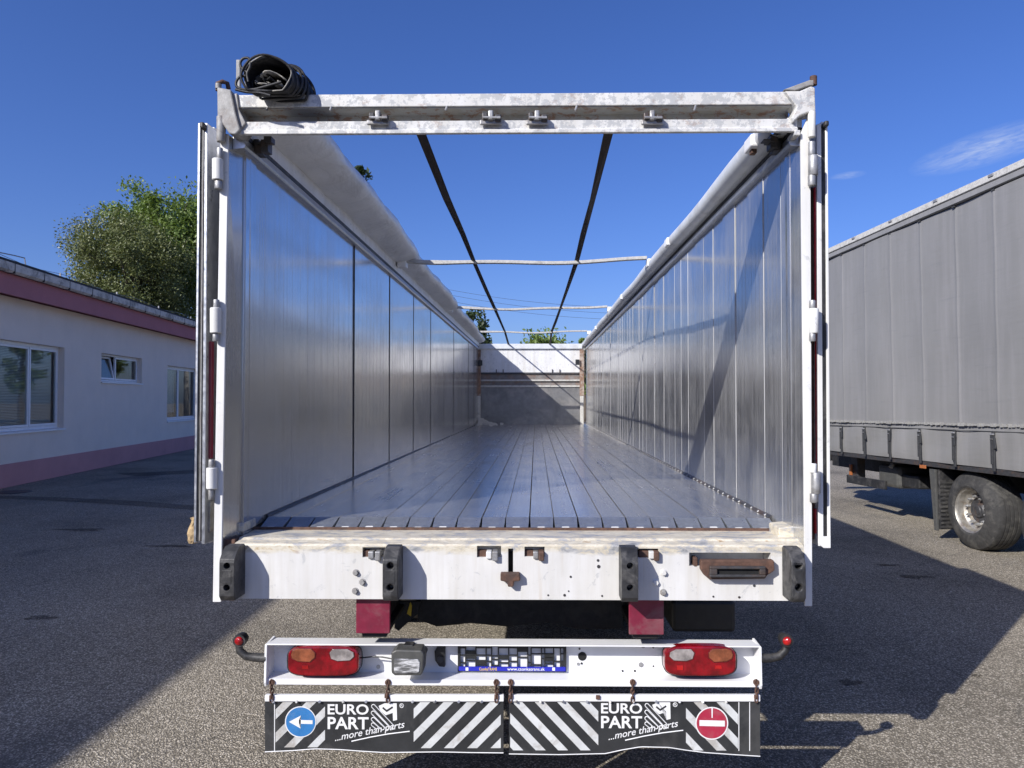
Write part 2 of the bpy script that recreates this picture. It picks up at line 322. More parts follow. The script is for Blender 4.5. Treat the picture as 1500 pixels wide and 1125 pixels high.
def link(name, me, mat, parent=None, bevel=0, smooth=None):
    if mat is not None and not me.materials: me.materials.append(mat if not isinstance(mat, str) else M[mat])
    o = bpy.data.objects.new(name, me); COL.objects.link(o)
    if parent: o.parent = parent
    if smooth is not None:
        for p in me.polygons: p.use_smooth = True
        me.set_sharp_from_angle(angle=R(smooth))
    if bevel:
        b = o.modifiers.new('bevel', 'BEVEL'); b.width = bevel; b.segments = 2; b.limit_method = 'ANGLE'; b.angle_limit = R(40)
    return o
def cut(o, cutters):                            # real holes: boolean, then baked to a mesh
    for c in cutters:
        m = o.modifiers.new('cut', 'BOOLEAN'); m.object = c; m.operation = 'DIFFERENCE'; m.solver = 'EXACT'
    bpy.context.view_layer.update()
    me = bpy.data.meshes.new_from_object(o.evaluated_get(bpy.context.evaluated_depsgraph_get())); me.name = o.name
    o.modifiers.clear(); old = o.data; o.data = me
    for c in cutters: bpy.data.objects.remove(c)
    return o
def tag(o, label=None, cat=None, group=None, kind=None):
    for k, v in (('label', label), ('category', cat), ('group', group), ('kind', kind)):
        if v: o[k] = v
    return o
def empty(name, loc, rot=(0, 0, 0)):
    o = bpy.data.objects.new(name, None); COL.objects.link(o); o.location = loc; o.rotation_euler = rot; o.empty_display_size = .2; return o
def text_mesh(body, width=None, height=None, bold=0, shear=0, depth=.0006, space=1.0):
    cu = bpy.data.curves.new('lettering', 'FONT'); cu.body = body; cu.size = 1; cu.offset = bold; cu.shear = shear; cu.extrude = 0; cu.space_character = space; cu.resolution_u = 4
    o = bpy.data.objects.new('tmp', cu); COL.objects.link(o); bpy.context.view_layer.update()
    me = bpy.data.meshes.new_from_object(o.evaluated_get(bpy.context.evaluated_depsgraph_get())); bpy.data.objects.remove(o)
    v = np.array([tuple(q.co) for q in me.vertices]); v[:, :2] -= v[:, :2].min(0); ex = v[:, :2].max(0)
    if width: v[:, 0] *= width/ex[0]
    if height: v[:, 1] *= height/ex[1]
    elif width: v[:, 1] *= width/ex[0]
    return v, [tuple(p.vertices) for p in me.polygons]
def put_text(name, body, x0, y0, x1, y1, yp, mat, parent, bold=0, shear=0, rot=0, space=1.0):
    a, b = P(x0, y1, yp), P(x1, y0, yp); w, h = b.x-a.x, b.z-a.z
    v, f = text_mesh(body, w, h, bold, shear, space=space); c, s = math.cos(rot), math.sin(rot)
    mb = MB(); mb.add([(a.x + q[0]*c - q[1]*s, yp, a.z + q[0]*s + q[1]*c) for q in v], f)
    return mb.build(name, mat, parent)

# ------------------------------------------------------------------ ground
g = MB().add([(-300, -300, 0), (300, -300, 0), (300, 300, 0), (-300, 300, 0)], [(0, 1, 2, 3)]).build('ground', 'asphalt'); tag(g, kind='structure')
def flat_patch(name, pts, mat, z=.004):
    n = len(pts); o = MB().add([(x, y, z) for x, y in pts], [tuple(range(n))]).build(name, mat); tag(o, kind='structure'); return o

# ------------------------------------------------------------------ the walking floor trailer
T = tag(empty('walking_floor_trailer', (0, 0, 0)), 'open white cargo trailer with empty aluminium box and both rear doors folded back', 'trailer')
L = 13.3; FZ = 1.28; WT = 2.95; XL, XR = -1.215, 1.215
# floor: 21 planks
NP = 21; PWd = (XR-XL-.02)/NP
def plank_mesh():
    w = PWd/2-.0015; ys = [(.385, 0), (L, 0)]; prof = [(-w, -.003), (-w+.0012, -.0002), (-w*.4, 0), (w*.4, 0), (w-.0012, -.0002), (w, -.003)]
    mb = MB(); n = len(prof); vs = []
    for (y, dz) in ys: vs += [(x, y, z+dz) for x, z in prof]
    fs = []
    for i in range(1):
        for k in range(n-1): fs.append((i*n+k, i*n+k+1, (i+1)*n+k+1, (i+1)*n+k))
    mb.add(vs, fs)
    t = -.03
    for sgn in (-1, 1): mb.add([(sgn*w, .385, -.003), (sgn*w, L, -.003), (sgn*w, L, t), (sgn*w, .385, t)], [(0, 1, 2, 3)])
    return mb.mesh('floor_plank')
pm = plank_mesh()
def cap_mesh():                                  # the folded end of a plank
    w = PWd/2-.0022; w2 = w-.004; a, b = .3845, .27; d = -.031
    mb = MB(); mb.add([(-w, a, .0008), (w, a, .0008), (w2, b, d), (-w2, b, d), (-w2, b+.004, d-.02), (w2, b+.004, d-.02), (-w, a, -.05), (w, a, -.05)],
        [(0, 1, 2, 3), (3, 2, 5, 4), (0, 3, 4, 6), (1, 7, 5, 2)])
    mb.add([(-w*.45, b-.0006, d-.002), (w*.35, b-.0006, d-.002), (w*.40, b+.010, d+.0034), (-w*.40, b+.010, d+.0034)], [(0, 1, 2, 3)])
    return mb.mesh('plank_cap')
cm = cap_mesh(); clm = MB().add([(-PWd*.20, .2715, -.0300), (PWd*.13, .2715, -.0300), (PWd*.10, .2815, -.0268), (-PWd*.16, .2815, -.0268)], [(0, 1, 2, 3)]).mesh('cap_glint')  # white strip painted on each cap to stand for its glint
for i in range(NP):
    o = link('floor_plank', pm, 'alu_floor', T, 0); o.location = (XL+.01+PWd*(i+.5)+(.0008 if i % 2 else -.0008)*random.uniform(.3, 1.2), random.uniform(-.008, .008), FZ + random.uniform(-.0015, .0015)); o.rotation_euler = (0, R(random.uniform(-.1, .1)), 0)
    link('plank_cap', cm, 'alu_cap', o); link('cap_glint', clm, 'print_line', o)
MB().box(XL-.02, .30, 1.15, XR+.02, L, 1.215).build('floor_bearer', 'rust', T)
# side walls: upright extruded panels
WY0 = .226; NW = 51; PW = (L-WY0)/NW
def panel_mesh(PW=PW, k=3):
    h0, h1 = FZ-.02, WT; pts = [(0, .0022), (.0018, 0)]
    for j in range(1, k+1):
        c = PW*j/(k+1); pts += [(c-.003, 0), (c-.001, -.0005), (c+.001, -.0005), (c+.003, 0)]
    pts += [(PW-.0024, 0), (PW-.0006, .0022)]
    pts = [(y-PW/2, x) for y, x in pts]; n = len(pts); mb = MB()
    mb.add([(x, y, h0) for y, x in pts] + [(x, y, h1) for y, x in pts] + [(.03, pts[0][0], h0), (.03, pts[-1][0], h0), (.03, pts[0][0], h1), (.03, pts[-1][0], h1)],
           [(i, i+1, n+i+1, n+i) for i in range(n-1)] + [(0, n, 2*n+2, 2*n), (n-1, 2*n-1, 2*n+3, 2*n+1), tuple(range(n, 2*n)) + (2*n+3, 2*n+2)])
    return mb.mesh('wall_panel')
wm = panel_mesh()
for sgn in (1, -1):
    if sgn > 0: spans = [(WY0+PW*i, PW) for i in range(NW)]
    else:                                         # the left side is lined with wide sheets
        e = [WY0, 2.06]
        while e[-1]+1.26 < L-.2: e.append(e[-1]+1.26)
        e.append(L); spans = [(a, b-a) for a, b in zip(e, e[1:])]
    cache = {}
    for (ya, wd_) in spans:
        key = round(wd_, 3)
        if key not in cache: cache[key] = wm if sgn > 0 else panel_mesh(wd_, max(3, round(wd_/.128)-1))
        o = link('wall_panel', cache[key], 'alu_wall', T)
        o.location = (sgn*XR, ya+wd_/2, 0); o.rotation_euler = (0, R(random.gauss(0, .04)), R(random.gauss(0, .06 if sgn > 0 else .02)) + (0 if sgn > 0 else math.pi))
        if sgn < 0 and ya > 1: MB().box(-XR-.001, ya-.007, FZ, -XR+.003, ya+.004, WT).build('wall_joint', 'steel_dark', T)
    MB().box(sgn*XR, .11, FZ-.05, sgn*(XR+.03), WY0-.0006, WT).build('wall_panel', 'alu_wall', T, .001)
    if sgn > 0:
        jb = MB().prism([(XR+.001, -.0012, FZ), (XR-.0008, -.0005, FZ), (XR-.0008, .0005, FZ), (XR+.001, .0012, FZ)], (0, 0, WT-FZ)).mesh('joint_gleam')  # pale strip set on each joint for the gleam of the panel edge
        for i in range(NW): o = link('joint_gleam', jb, 'gleam_and_rivet', T); o.location = (0, WY0+PW*i, 0)
    x0, x1 = sgn*(XR+.034), sgn*(XR+.06)
    MB().box(x0, .06, 1.0, x1, L+.05, 3.0).build('side_skin', 'worn_white', T)
    # top rail with its dark rubber line
    MB().prism([(sgn*(XR+.03), .03, WT-.005), (sgn*(XR-.022), .03, WT+.0), (sgn*(XR-.028), .03, WT+.012), (sgn*(XR-.012), .03, WT+.055), (sgn*(XR+.03), .03, WT+.06)], (0, L-.03, 0)).build('top_rail', 'alu', T, .002)
    MB().box(sgn*(XR-.012), .03, WT+.058, sgn*(XR+.03), L, WT+.078).build('rail_seal', 'rubber', T)
    if sgn < 0: MB().box(sgn*(XR+.03), .03, WT+.079, sgn*(XR-.012), L, WT+.165).build('upper_board', 'worn_white', T, .004)
    else: MB().prism([(sgn*(XR+.03), .03, WT+.079), (sgn*(XR-.03), .03, WT+.079), (sgn*(XR-.05), .03, WT+.10), (sgn*(XR-.03), .03, WT+.125), (sgn*(XR+.03), .03, WT+.13)], (0, L-.03, 0)).build('upper_rail', 'tarp_edge' if sgn > 0 else 'alu', T, .003)
# pale rolled rail cover on the right
mb = MB(); pr = []
for k in range(14):
    a = -2.2 + k*4.4/13; pr.append((XR-.045 - .055*math.cos(a), WT+.13 + .055*math.sin(a)))
ny = 40; vs = []
for j in range(ny+1):
    y = .12 + (L-.1)*j/ny; s = 1 + .05*math.sin(y*3.1)*math.sin(y*.9)
    vs += [((x-XR)*s+XR, y, (z-WT)*(1+.04*math.sin(y*2.3))+WT) for x, z in pr]
n = len(pr); mb.add(vs, [(j*n+k, j*n+k+1, (j+1)*n+k+1, (j+1)*n+k) for j in range(ny) for k in range(n-1)])
mb.build('rail_cover', 'tarp_edge', T, smooth=50)
# rivets where floor meets the right wall; weld beads left
mb = MB()
for k in range(112):
    y = .45+k*.114
    mb.lathe([(.0075, 0), (.006, .004), (.0, .0055)], (XR-.010, y, FZ+.004), (-.6, 0, .8), 8)
o = mb.build('rivet', 'gleam_and_rivet', T, smooth=40); tag(o, kind='stuff')
for sgn in (-1, 1):
    MB().prism([(sgn*XR, .385, FZ-.01), (sgn*(XR-.013), .385, FZ-.003), (sgn*(XR-.012), .385, FZ+.003), (sgn*(XR-.003), .385, FZ+.012), (sgn*XR, .385, FZ+.012)], (0, L-.385, 0)).build('floor_angle', 'steel_dark', T)
# front wall
yf = L-.02
MB().rbox(697, 566, 853, 623, yf, yf+.05).build('front_lower_sheet', 'front_dark', T)
MB().rbox(694, 505, 856, 548, yf+.01, yf+.05).build('front_upper_sheet', 'worn_white', T)
MB().rbox(694, 546.5, 856, 567, yf+.015, yf+.05).build('front_band', 'band_grey', T)
MB().rbox(699, 556, 850, 558.3, yf-.03, yf+.03).build('front_ledge', 'web_light', T, .004)
MB().rbox(699, 564.5, 850, 567, yf-.03, yf+.03).build('front_ledge', 'web_light', T, .004)
MB().rbox(697, 503.5, 853, 511, yf-.04, yf+.08).build('front_top_rail', 'tarp_edge', T, .01)
MB().rbox(699, 545.5, 851, 548.5, yf-.01, yf+.02).build('front_ledge', 'steel_dark', T, .004)
for (x, w) in ((701, 3.0), (852.5, 3.2)):
    MB().rbox(x-w, 512, x+w, 580, yf-.08, yf).build('corner_post', 'rust_orange', T, .01)
    MB().rbox(x-w*.8, 580, x+w*.8, 622, yf-.10, yf).build('corner_post', 'web_light', T, .01)
for (x, y) in ((703.5, 531.5), (846, 530.5)): MB().rbox(x-3, y-4, x+3, y+4, yf-.14, yf-.09).build('lamp_box', 'plastic', T, .01)
for x in (727, 737, 809, 820): MB().rbox(x-.6, 541, x+.6, 547.5, yf-.015, yf).build('clip', 'steel_dark', T)
# roof bows
def bow(y, zl, zr):
    mb = MB(); n = 24; pts = []
    for k in range(n+1):
        t = k/n; x = -1.14 + 2.25*t; z = zl+(zr-zl)*t - .03*math.sin(math.pi*t) + .008*math.sin(t*11+y)
        pts.append((x, z, .022 + (.006*math.sin(t*14) if t < .25 else 0)))
    vs = []
    for x, z, h in pts: vs += [(x, y-.03, z-h), (x, y+.03, z-h), (x, y+.03, z+h*.3), (x, y-.03, z+h*.3)]
    fs = [(0, 1, 2, 3), (4*n, 4*n+3, 4*n+2, 4*n+1)]
    for k in range(n):
        for q in range(4): fs.append((4*k+q, 4*(k+1)+q, 4*(k+1)+(q+1) % 4, 4*k+(q+1) % 4))
    mb.add(vs, fs); mb.build('roof_bow', 'web_light', T, .004)
BOWS = [(3.58, 3.14, 3.15), (7.3, 3.17, 3.185), (11.4, 3.21, 3.215)]
for b in BOWS:
    bow(*b)
    for sgn in (-1, 1): MB().box(sgn*1.11, b[0]-.06, b[1]-.075, sgn*1.19, b[0]+.06, b[1]-.005).build('bow_socket', 'white', T, .008)
for y in (.35, 2.55, 5.6, 9.4): MB().box(1.10, y-.06, 3.04, 1.165, y+.06, 3.10).build('rail_bracket', 'white', T, .008)
MB().box(1.115, .33, 3.02, 1.14, .37, 3.045).build('bracket_bolt', 'rust', T, .003)
for sgn in (-1, 1):
    for k in range(5): 
        a = random.uniform(0, 6); MB().box(sgn*(1.10+.02*k), .10+.015*k, 2.985+.02*math.sin(a), sgn*(1.135+.02*k), .15+.02*k, 3.02+.02*math.cos(a)).build('latch_piece', 'steel_dark', T, .003)
# lengthwise straps
def strap(x0, x1, x2, tw):
    pts = [(0.01, x0, 3.035), (1.2, x0+(x1-x0)*.35, 3.05), (2.4, x0+(x1-x0)*.7, 3.105), (3.58, x1, 3.125), (5.4, x1+(x2-x1)*.2, 3.13), (7.3, x1+(x2-x1)*.4, 3.15), (9.3, x1+(x2-x1)*.65, 3.165), (11.4, x2, 3.19), (L-.01, x2, 3.08)]
    mb = MB(); vs = []
    for i, (y, x, z) in enumerate(pts):
        w = .0215; a = tw*math.sin(i*1.7)
        for (dx, dz) in ((-w, -.001), (w, -.001), (w, .0015), (-w, .0015)): vs.append((x+dx*math.cos(a), y, z+dz+dx*math.sin(a)))
    n = len(pts); fs = [(0, 1, 2, 3), (4*n-4, 4*n-1, 4*n-2, 4*n-3)]
    for k in range(n-1):
        for q in range(4): fs.append((4*k+q, 4*(k+1)+q, 4*(k+1)+(q+1) % 4, 4*k+(q+1) % 4))
    mb.add(vs, fs); mb.build('roof_strap', 'webbing', T)
strap(-.425, -.49, -.535, .25); strap(.41, .465, .40, .5)
# rear frame: top beam as a channel
z = [P(755, q, -.02).z for q in (136.5, 155, 176, 190, 195.5)]
xa, xb = P(345, 165, -.02).x, P(1168, 165, -.02).x
prof = [(-.02, z[0]), (.12, z[0]+.002), (.12, z[2]+.01), (.10, z[2]-.012), (-.010, z[4]), (-.028, z[4]), (-.028, z[3]), (-.018, z[3]+.004), (-.02, z[2]), (.085, z[2]-.004), (.085, z[1]+.006), (-.02, z[1])]
mb = MB().prism([(xa, y, zz) for y, zz in prof], (xb-xa, 0, 0)); beam = mb.build('top_beam', 'beam_white', T, .003)
MB().box(xa+.01, .078, z[2], xb-.01, .0848, z[1]).build('channel_back', 'channel_grey', beam)
MB().box(xa+.01, -.012, z[1]-.0035, xb-.01, .08, z[1]-.0005).build('channel_top', 'channel_grey', beam)
for x in (393, 486, 655, 845, 1019): MB().tube([P(x, 154.5, -.015), P(x-1, 158, -.018), P(x-2.5, 162, -.03)], .0045, 6).build('hook', 'galv', beam, smooth=60)
for (x, rough) in ((553, 0), (719, 1), (787, 0), (956, 0)):
    lb = MB().rbox(x-16, 175, x+16, 182, -.045, -.0285).build('lock_bracket', 'galv', beam, .004)
    MB().rbox(x-13, 164, x-5, 176, -.05, -.02).build('bracket_cheek', 'steel_dark', beam, .005); MB().rbox(x+6, 167, x+15, 178, -.055, -.025).build('bracket_cheek', 'steel_dark', beam, .005)
    MB().rbox(x-4, 160.5, x+3.5, 175, -.065, -.035).build('bracket_tongue', 'galv', beam, .006)
    MB().cyl(P(x-12, 172, -.06), P(x+14, 172.5, -.06), .006, 8).build('bracket_pin', 'galv', beam, smooth=50)
# corner brackets
cbk = MB().rpoly([(317.5, 127), (338, 131), (345, 165), (352, 190), (345, 197), (336, 196), (318, 171)], -.045, .05).build('corner_bracket', 'grey_paint', T, .006)
MB().rpoly([(339, 138), (347, 136), (350, 160), (360, 180), (347, 196), (338, 185)], -.03, .08).build('bracket_web', 'grey_paint', cbk, .004)
MB().tube([P(319, 133, 0), P(319, 122, 0), P(326, 119.5, 0), P(333, 122, .02), P(335, 131, .03)], .010, 8).build('bracket_eye', 'rust', cbk, smooth=50)
MB().cyl(P(320, 130, -.02), P(320, 123, -.02), .013, 10).build('pin_head', 'grey_paint', cbk, smooth=50)
cbr = MB().rpoly([(1150, 133), (1172, 133), (1188, 126), (1194, 128), (1195, 163), (1182, 165), (1172, 169), (1165, 176), (1162, 179), (1160, 172), (1167, 156)], -.04, .05).build('corner_bracket', 'beam_white', T, .005)
MB().rpoly([(1148, 131), (1186, 117), (1192, 117), (1192, 125), (1186, 125), (1165, 132)], -.03, .02).build('bracket_arm', 'grey_paint', cbr, .003)
MB().cyl(P(1191.5, 112, 0), P(1191.5, 125, 0), .015, 10).build('pin_head', 'rust', cbr, smooth=50)
MB().rbox(1164, 190, 1173, 198, -.03, .06).build('bracket_foot', 'beam_white', cbr, .004)
# rear posts: narrow white flange, return to the box wall
lp = MB().rpoly([(323, 196), (334.5, 196), (323.5, 882), (311.5, 882)], -.012, .0).build('rear_post', 'post_white', T, .002)
rp = MB().rpoly([(1173, 196), (1186, 165), (1187, 165), (1190, 888), (1179, 888), (1178, 700)], -.012, .0).build('rear_post', 'post_white', T, .002)
a_, b_ = P(334, 196, .0).x-.002, P(323.5, 860, .0).x-.002; MB().add([(a_, .001, 3.0), (b_, .001, 1.19), (-1.213, .16, 1.19), (-1.213, .16, 3.0), (a_-.03, .03, 3.0), (b_-.03, .03, 1.19)], [(0, 1, 2, 3), (0, 4, 5, 1), (4, 3, 2, 5)]).build('post_web', 'alu_wall', lp)
a_, b_ = P(1174, 196, .0).x, P(1178, 780, .0).x; MB().add([(a_, .001, 3.0), (b_, .001, 1.19), (1.213, .16, 1.19), (1.213, .16, 3.0), (a_+.03, .03, 3.0), (b_+.03, .03, 1.19)], [(0, 1, 2, 3), (0, 4, 5, 1), (4, 3, 2, 5)]).build('post_web', 'alu_wall', rp)
# hinges
def hinge(parent, segs):
    h = None
    for (xc, y0, y1, w, mt) in segs:
        r = w/2/341; a, b = P(xc, y0, -.03), P(xc, y1, -.03); mb = MB().lathe([(.0, 0), (r*.9, 0), (r, .003), (r, (a-b).length-.003), (r*.9, (a-b).length), (0, (a-b).length)], b, a-b, 14)
        h2 = mb.build('hinge_knuckle' if h else 'hinge', mt, h or parent, smooth=35); h = h or h2
    return h
def plate(h, x0, y0, x1, y1, mt='post_white'): MB().rbox(x0, y0, x1, y1, -.02, -.0125).build('hinge_plate', mt, h, .002)
h = hinge(T, [(324, 171, 208, 13, 'grey_paint'), (322, 217, 232, 9, 'galv'), (319, 233, 264, 16, 'post_white'), (320, 265, 277, 11, 'galv')]); plate(h, 323, 168, 334, 184); 
h = hinge(T, [(316, 451, 488, 16, 'post_white'), (317, 439, 451, 9, 'galv'), (316, 488, 500, 9, 'galv')]); plate(h, 314, 449, 323, 489)
h = hinge(T, [(310, 685, 716, 15, 'post_white'), (310, 673, 685, 9, 'galv'), (309, 716, 732, 8, 'galv')]); plate(h, 310, 684, 318, 717)
h = hinge(T, [(1189, 164, 201, 11, 'post_white'), (1189, 208, 228, 10, 'galv'), (1191, 228, 257, 14, 'galv'), (1189, 257, 272, 11, 'galv')])
h = hinge(T, [(1192, 452, 488, 14, 'post_white'), (1190, 440, 452, 9, 'galv'), (1190, 488, 500, 9, 'galv')])
h = hinge(T, [(1195, 692, 723, 13, 'galv'), (1191, 679, 692, 10, 'post_white'), (1192, 723, 736, 11, 'galv')])
# doors folded right round against the sides; only their hinge edges face us
dl = MB().rpoly([(290, 180), (293.5, 180), (287, 795), (283.5, 795)], .03, 1.2).rpoly([(300, 180), (304, 180), (300, 797), (295, 797)], .03, 1.2).rpoly([(290, 180), (304, 180), (303.5, 186), (289.8, 186)], .05, 1.2).rpoly([(284, 785), (300, 785), (300, 795), (283.5, 795)], .05, 1.2).build('rear_door', 'alu', T, .002)
tag(dl, 'left rear door folded back with its black edge seal showing')
MB().rpoly([(293.6, 181), (300, 181), (294.8, 793), (287.2, 793)], .036, .08).build('door_seal', 'rubber', dl, .003)
MB().rpoly([(297.0, 181), (298.8, 181), (293.0, 793), (291.2, 793)], .028, .037).build('seal_lip', 'grey_paint', dl, .002)
MB().rpoly([(304, 186), (314, 186), (308, 795), (301, 795)], .12, 1.2).build('door_leaf', 'worn_white', dl, .002)
MB().rbox(303, 500, 309, 672, .06, .09).build('lock_rod', 'maroon', dl, .003); MB().rbox(301, 735, 308, 780, .06, .1).build('rod_guide', 'grey_paint', dl, .004)
MB().rbox(291.5, 178, 298, 187, .0, .05).build('door_stop', 'rubber', dl, .006)
dr = MB().rpoly([(1209, 178), (1212.5, 178), (1217, 803), (1212.5, 803)], .03, 1.2).rpoly([(1196.5, 182), (1203, 180), (1206.5, 800), (1199, 800)], .03, 1.2).rpoly([(1203, 178), (1212, 178), (1212, 186), (1203, 186)], .05, 1.2).rpoly([(1199, 786), (1217, 786), (1217, 803), (1207, 803), (1199, 797)], .028, 1.2).build('rear_door', 'post_white', T, .002)
tag(dr, 'right rear door folded back beside red lock rod')
MB().rpoly([(1203.2, 182), (1208.8, 182), (1212.4, 790), (1206.8, 790)], .036, .08).build('door_seal', 'rubber', dr, .003)
MB().rbox(1208.5, 176, 1215, 184, .0, .05).build('door_stop', 'rubber', dr, .006)
MB().cyl(P(1194.2, 275, .05), P(1197.3, 690, .05), .0075, 8).build('lock_rod', 'red_rod', dr, smooth=50)
MB().rbox(1194, 745, 1199, 782, .05, .08).build('rod_end', 'red_rod', dr, .004)
MB().rpoly([(1188.5, 275), (1193.5, 275), (1196.5, 790), (1190, 790)], .07, .1).build('rod_channel', 'rust', dr)
# sill
zt, zb, zk = P(755, 799, 0).z, P(755, 878.5, 0).z, P(755, 790, .03).z
sx0, sx1 = P(342.5, 830, 0).x, P(1177.5, 830, 0).x
sp = [(0, zb), (0, zt-.004), (.006, zt+.004), (.05, zt+.012), (.06, zt+.020), (.24, zt+.024), (.24, zt-.03), (.14, zt-.03), (.14, zb)]
sill = MB().prism([(sx0, y, zz) for y, zz in sp], (sx1-sx0, 0, 0)).build('rear_sill', 'sill_white', T)
cut(sill, [MB().rbox(*q, -.06, q2).build('cutter', None) for q, q2 in (((526, 806, 560, 821), .045), ((697, 804, 733, 821), .045), ((768, 805, 798, 820), .045), ((936, 808, 968, 822), .045), ((743.5, 808, 751, 858), .09), ((1014, 814, 1136, 834), .10))])
bv = sill.modifiers.new('bevel', 'BEVEL'); bv.width = .003; bv.segments = 2; bv.limit_method = 'ANGLE'; bv.angle_limit = R(35)
MB().rbox(369, 773.2, 1137, 778.5, .225, .24).build('sill_rust_strip', 'rust', sill, .003)
MB().rpoly([(345, 766), (357, 766), (358, 779), (344, 779)], .10, .24).build('corner_block', 'sill_white', sill, .006)
MB().rpoly([(1141, 773), (1163, 771), (1172, 777), (1174, 797), (1140, 794)], .10, .24).build('corner_block', 'sill_white', sill, .006)
MB().rbox(323, 790, 344, 880, .02, .1).build('corner_recess', 'rust', sill, .004)
for (x, k) in ((543, 0), (715, 1), (783, 2), (952, 3)):
    MB().rbox(x-16, 806.5, x-2, 820.5, .012, .043).build('latch_hook', 'rust', sill, .003)
    MB().rbox(x-4+k, 808, x+4+k, 819, -.012, .035).build('latch_block', 'galv' if k % 2 == 0 else 'worn_white', sill, .004)
    MB().rbox(x+6, 808, x+14, 822, -.022, .03).build('latch_tab', 'rust' if k > 1 else 'galv', sill, .004)
MB().rpoly([(733, 840), (761, 840), (762, 851), (753, 852), (752, 860), (744, 860), (743, 853), (733, 851)], -.035, 0).build('tee_handle', 'rust', sill, .004)
MB().rbox(743.6, 808, 750.9, 840, .05, .06).build('slot_shade', 'hole_shade', sill)
tray = MB().rpoly([(1027, 821), (1134, 821), (1135, 836), (1124, 843), (1121, 848), (1040, 849), (1032, 843), (1027, 835)], -.035, .0).build('step_tray', 'rust', sill, .004)
MB().rbox(1040, 830, 1122, 834, -.055, -.0355).rbox(1040, 842, 1122, 846, -.055, -.0355).rbox(1040, 834, 1051, 842, -.055, -.0355).rbox(1113, 834, 1122, 842, -.055, -.0355).build('tray_bar', 'steel_dark', sill, .003)
MB().rbox(1051, 834.2, 1113, 841.8, -.040, -.036).build('tray_slot_shade', 'hole_shade', sill)
MB().rbox(1016, 817, 1022, 831, .0, .05).build('tray_lug', 'rust', sill, .003)
for (x, y, mt) in ((521.5, 838.5, 'grey_paint'), (531, 852.5, 'grey_paint'), (520.5, 865.5, 'grey_paint'), (972, 838.5, 'sill_white'), (960.5, 853, 'post_white'), (971.5, 867.5, 'grey_paint')):
    MB().cyl(P(x, y, 0.0), P(x, y, 0.0)+Vector((0, -.014, 0)), .011, 6).cyl(P(x, y, 0.0), P(x, y, 0.0)+Vector((0, -.003, 0)), .0145, 14).build('bolt', mt, sill, .001)
for (x, y, r) in ((876, 821, 2), (877, 830, 2.6), (836, 845, 1.7), (833, 866, 1.2), (1105, 858, 2), (1083, 875, 1.8), (1045, 874, 1.5), (882, 873, 1.5), (827, 872, 2), (803, 872, 1.4)):
    MB().ycyl(x, y, .002, -.0015, r/341, 10).build('drain_hole', 'steel_dark', sill)
# buffers
def buffer(x0, x1, flip, deg=0):
    a, b = P(x0, 840, -.115), P(x1, 840, -.115); top, bot = P(755, 800, -.05).z, P(755, 877, -.06).z; w = b.x-a.x; cx = (a.x+b.x)/2
    prof = [(0, bot), (0, top-.01), (-.012, top), (-.055, top-.002), (-.085, top-.018), (-.112, top-.045), (-.115, top-.06), (-.115, bot+.02), (-.10, bot), ]
    me = MB().prism([(a.x, y, zz) for y, zz in prof], (w, 0, 0)).build('buffer', 'buffer', T)
    zs = [P(x0, q, -.115).z for q in (829, 861)]
    cut(me, [MB().cyl((cx, -.2, q), (cx, -.07, q), .0135, 14).build('cutter', None) for q in zs])
    b_ = me.modifiers.new('bevel', 'BEVEL'); b_.width = .007; b_.segments = 3; b_.limit_method = 'ANGLE'; b_.angle_limit = R(30)
    for q in zs: MB().cyl((cx, -.0705, q), (cx, -.078, q), .009, 6).build('buffer_bolt', 'steel_dark', me)
    MB().box(cx-w*.3, -.1165, zs[1]+.018, cx+w*.3, -.1145, zs[0]-.018).build('buffer_pad', 'buffer', me, .003)
buffer(321, 343, 1); buffer(560, 583, 1); buffer(911, 935, -1); buffer(1159, 1181, -1)
# chassis
for (x0, x1) in ((521.5, 571), (921.5, 972.5)):
    a, b = P(x0, 905, .035), P(x1, 905, .035); z0, z1 = P(755, 929, .035).z, P(755, 872, .035).z
    MB().box(a.x, .035, z0, b.x, .055, z1).build('chassis_end', 'maroon', T, .003)
    MB().box((a.x*.7+b.x*.3), .056, z0+.01, (a.x*.3+b.x*.7), 12.6, z1+.15).build('chassis_beam', 'black_frame', T)
    MB().box(a.x+.02, .06, z0-.025, b.x-.02, .5, z0-.002).build('bumper_bracket', 'black_frame', T, .004)
for y in (1.1, 2.3, 3.5, 5.0, 7, 9, 11): MB().box(-1.15, y, 1.02, 1.15, y+.06, 1.19).build('cross_member', 'black_frame', T)
MB().rpoly([(580, 881), (616, 881), (612, 899), (584, 924), (578, 920)], .5, .52).build('bracket_plate', 'black_frame', T)
MB().rpoly([(596, 899), (601, 882), (603, 888), (602, 903)], .49, .499).build('warning_stripe', 'yellow', T)
MB().rpoly([(608, 874), (912, 874), (912, 921), (850, 922), (800, 912), (742, 918), (690, 913), (640, 918), (612, 908)], .62, .635).build('spray_apron', 'black_frame', T, .003)
MB().rbox(985, 880, 1078, 927, .9, 1.5).build('tool_box', 'plastic', T, .02)
MB().box(-.55, 1.4, .62, .52, 1.9, 1.0).build('air_tank_cradle', 'black_frame', T, .03)
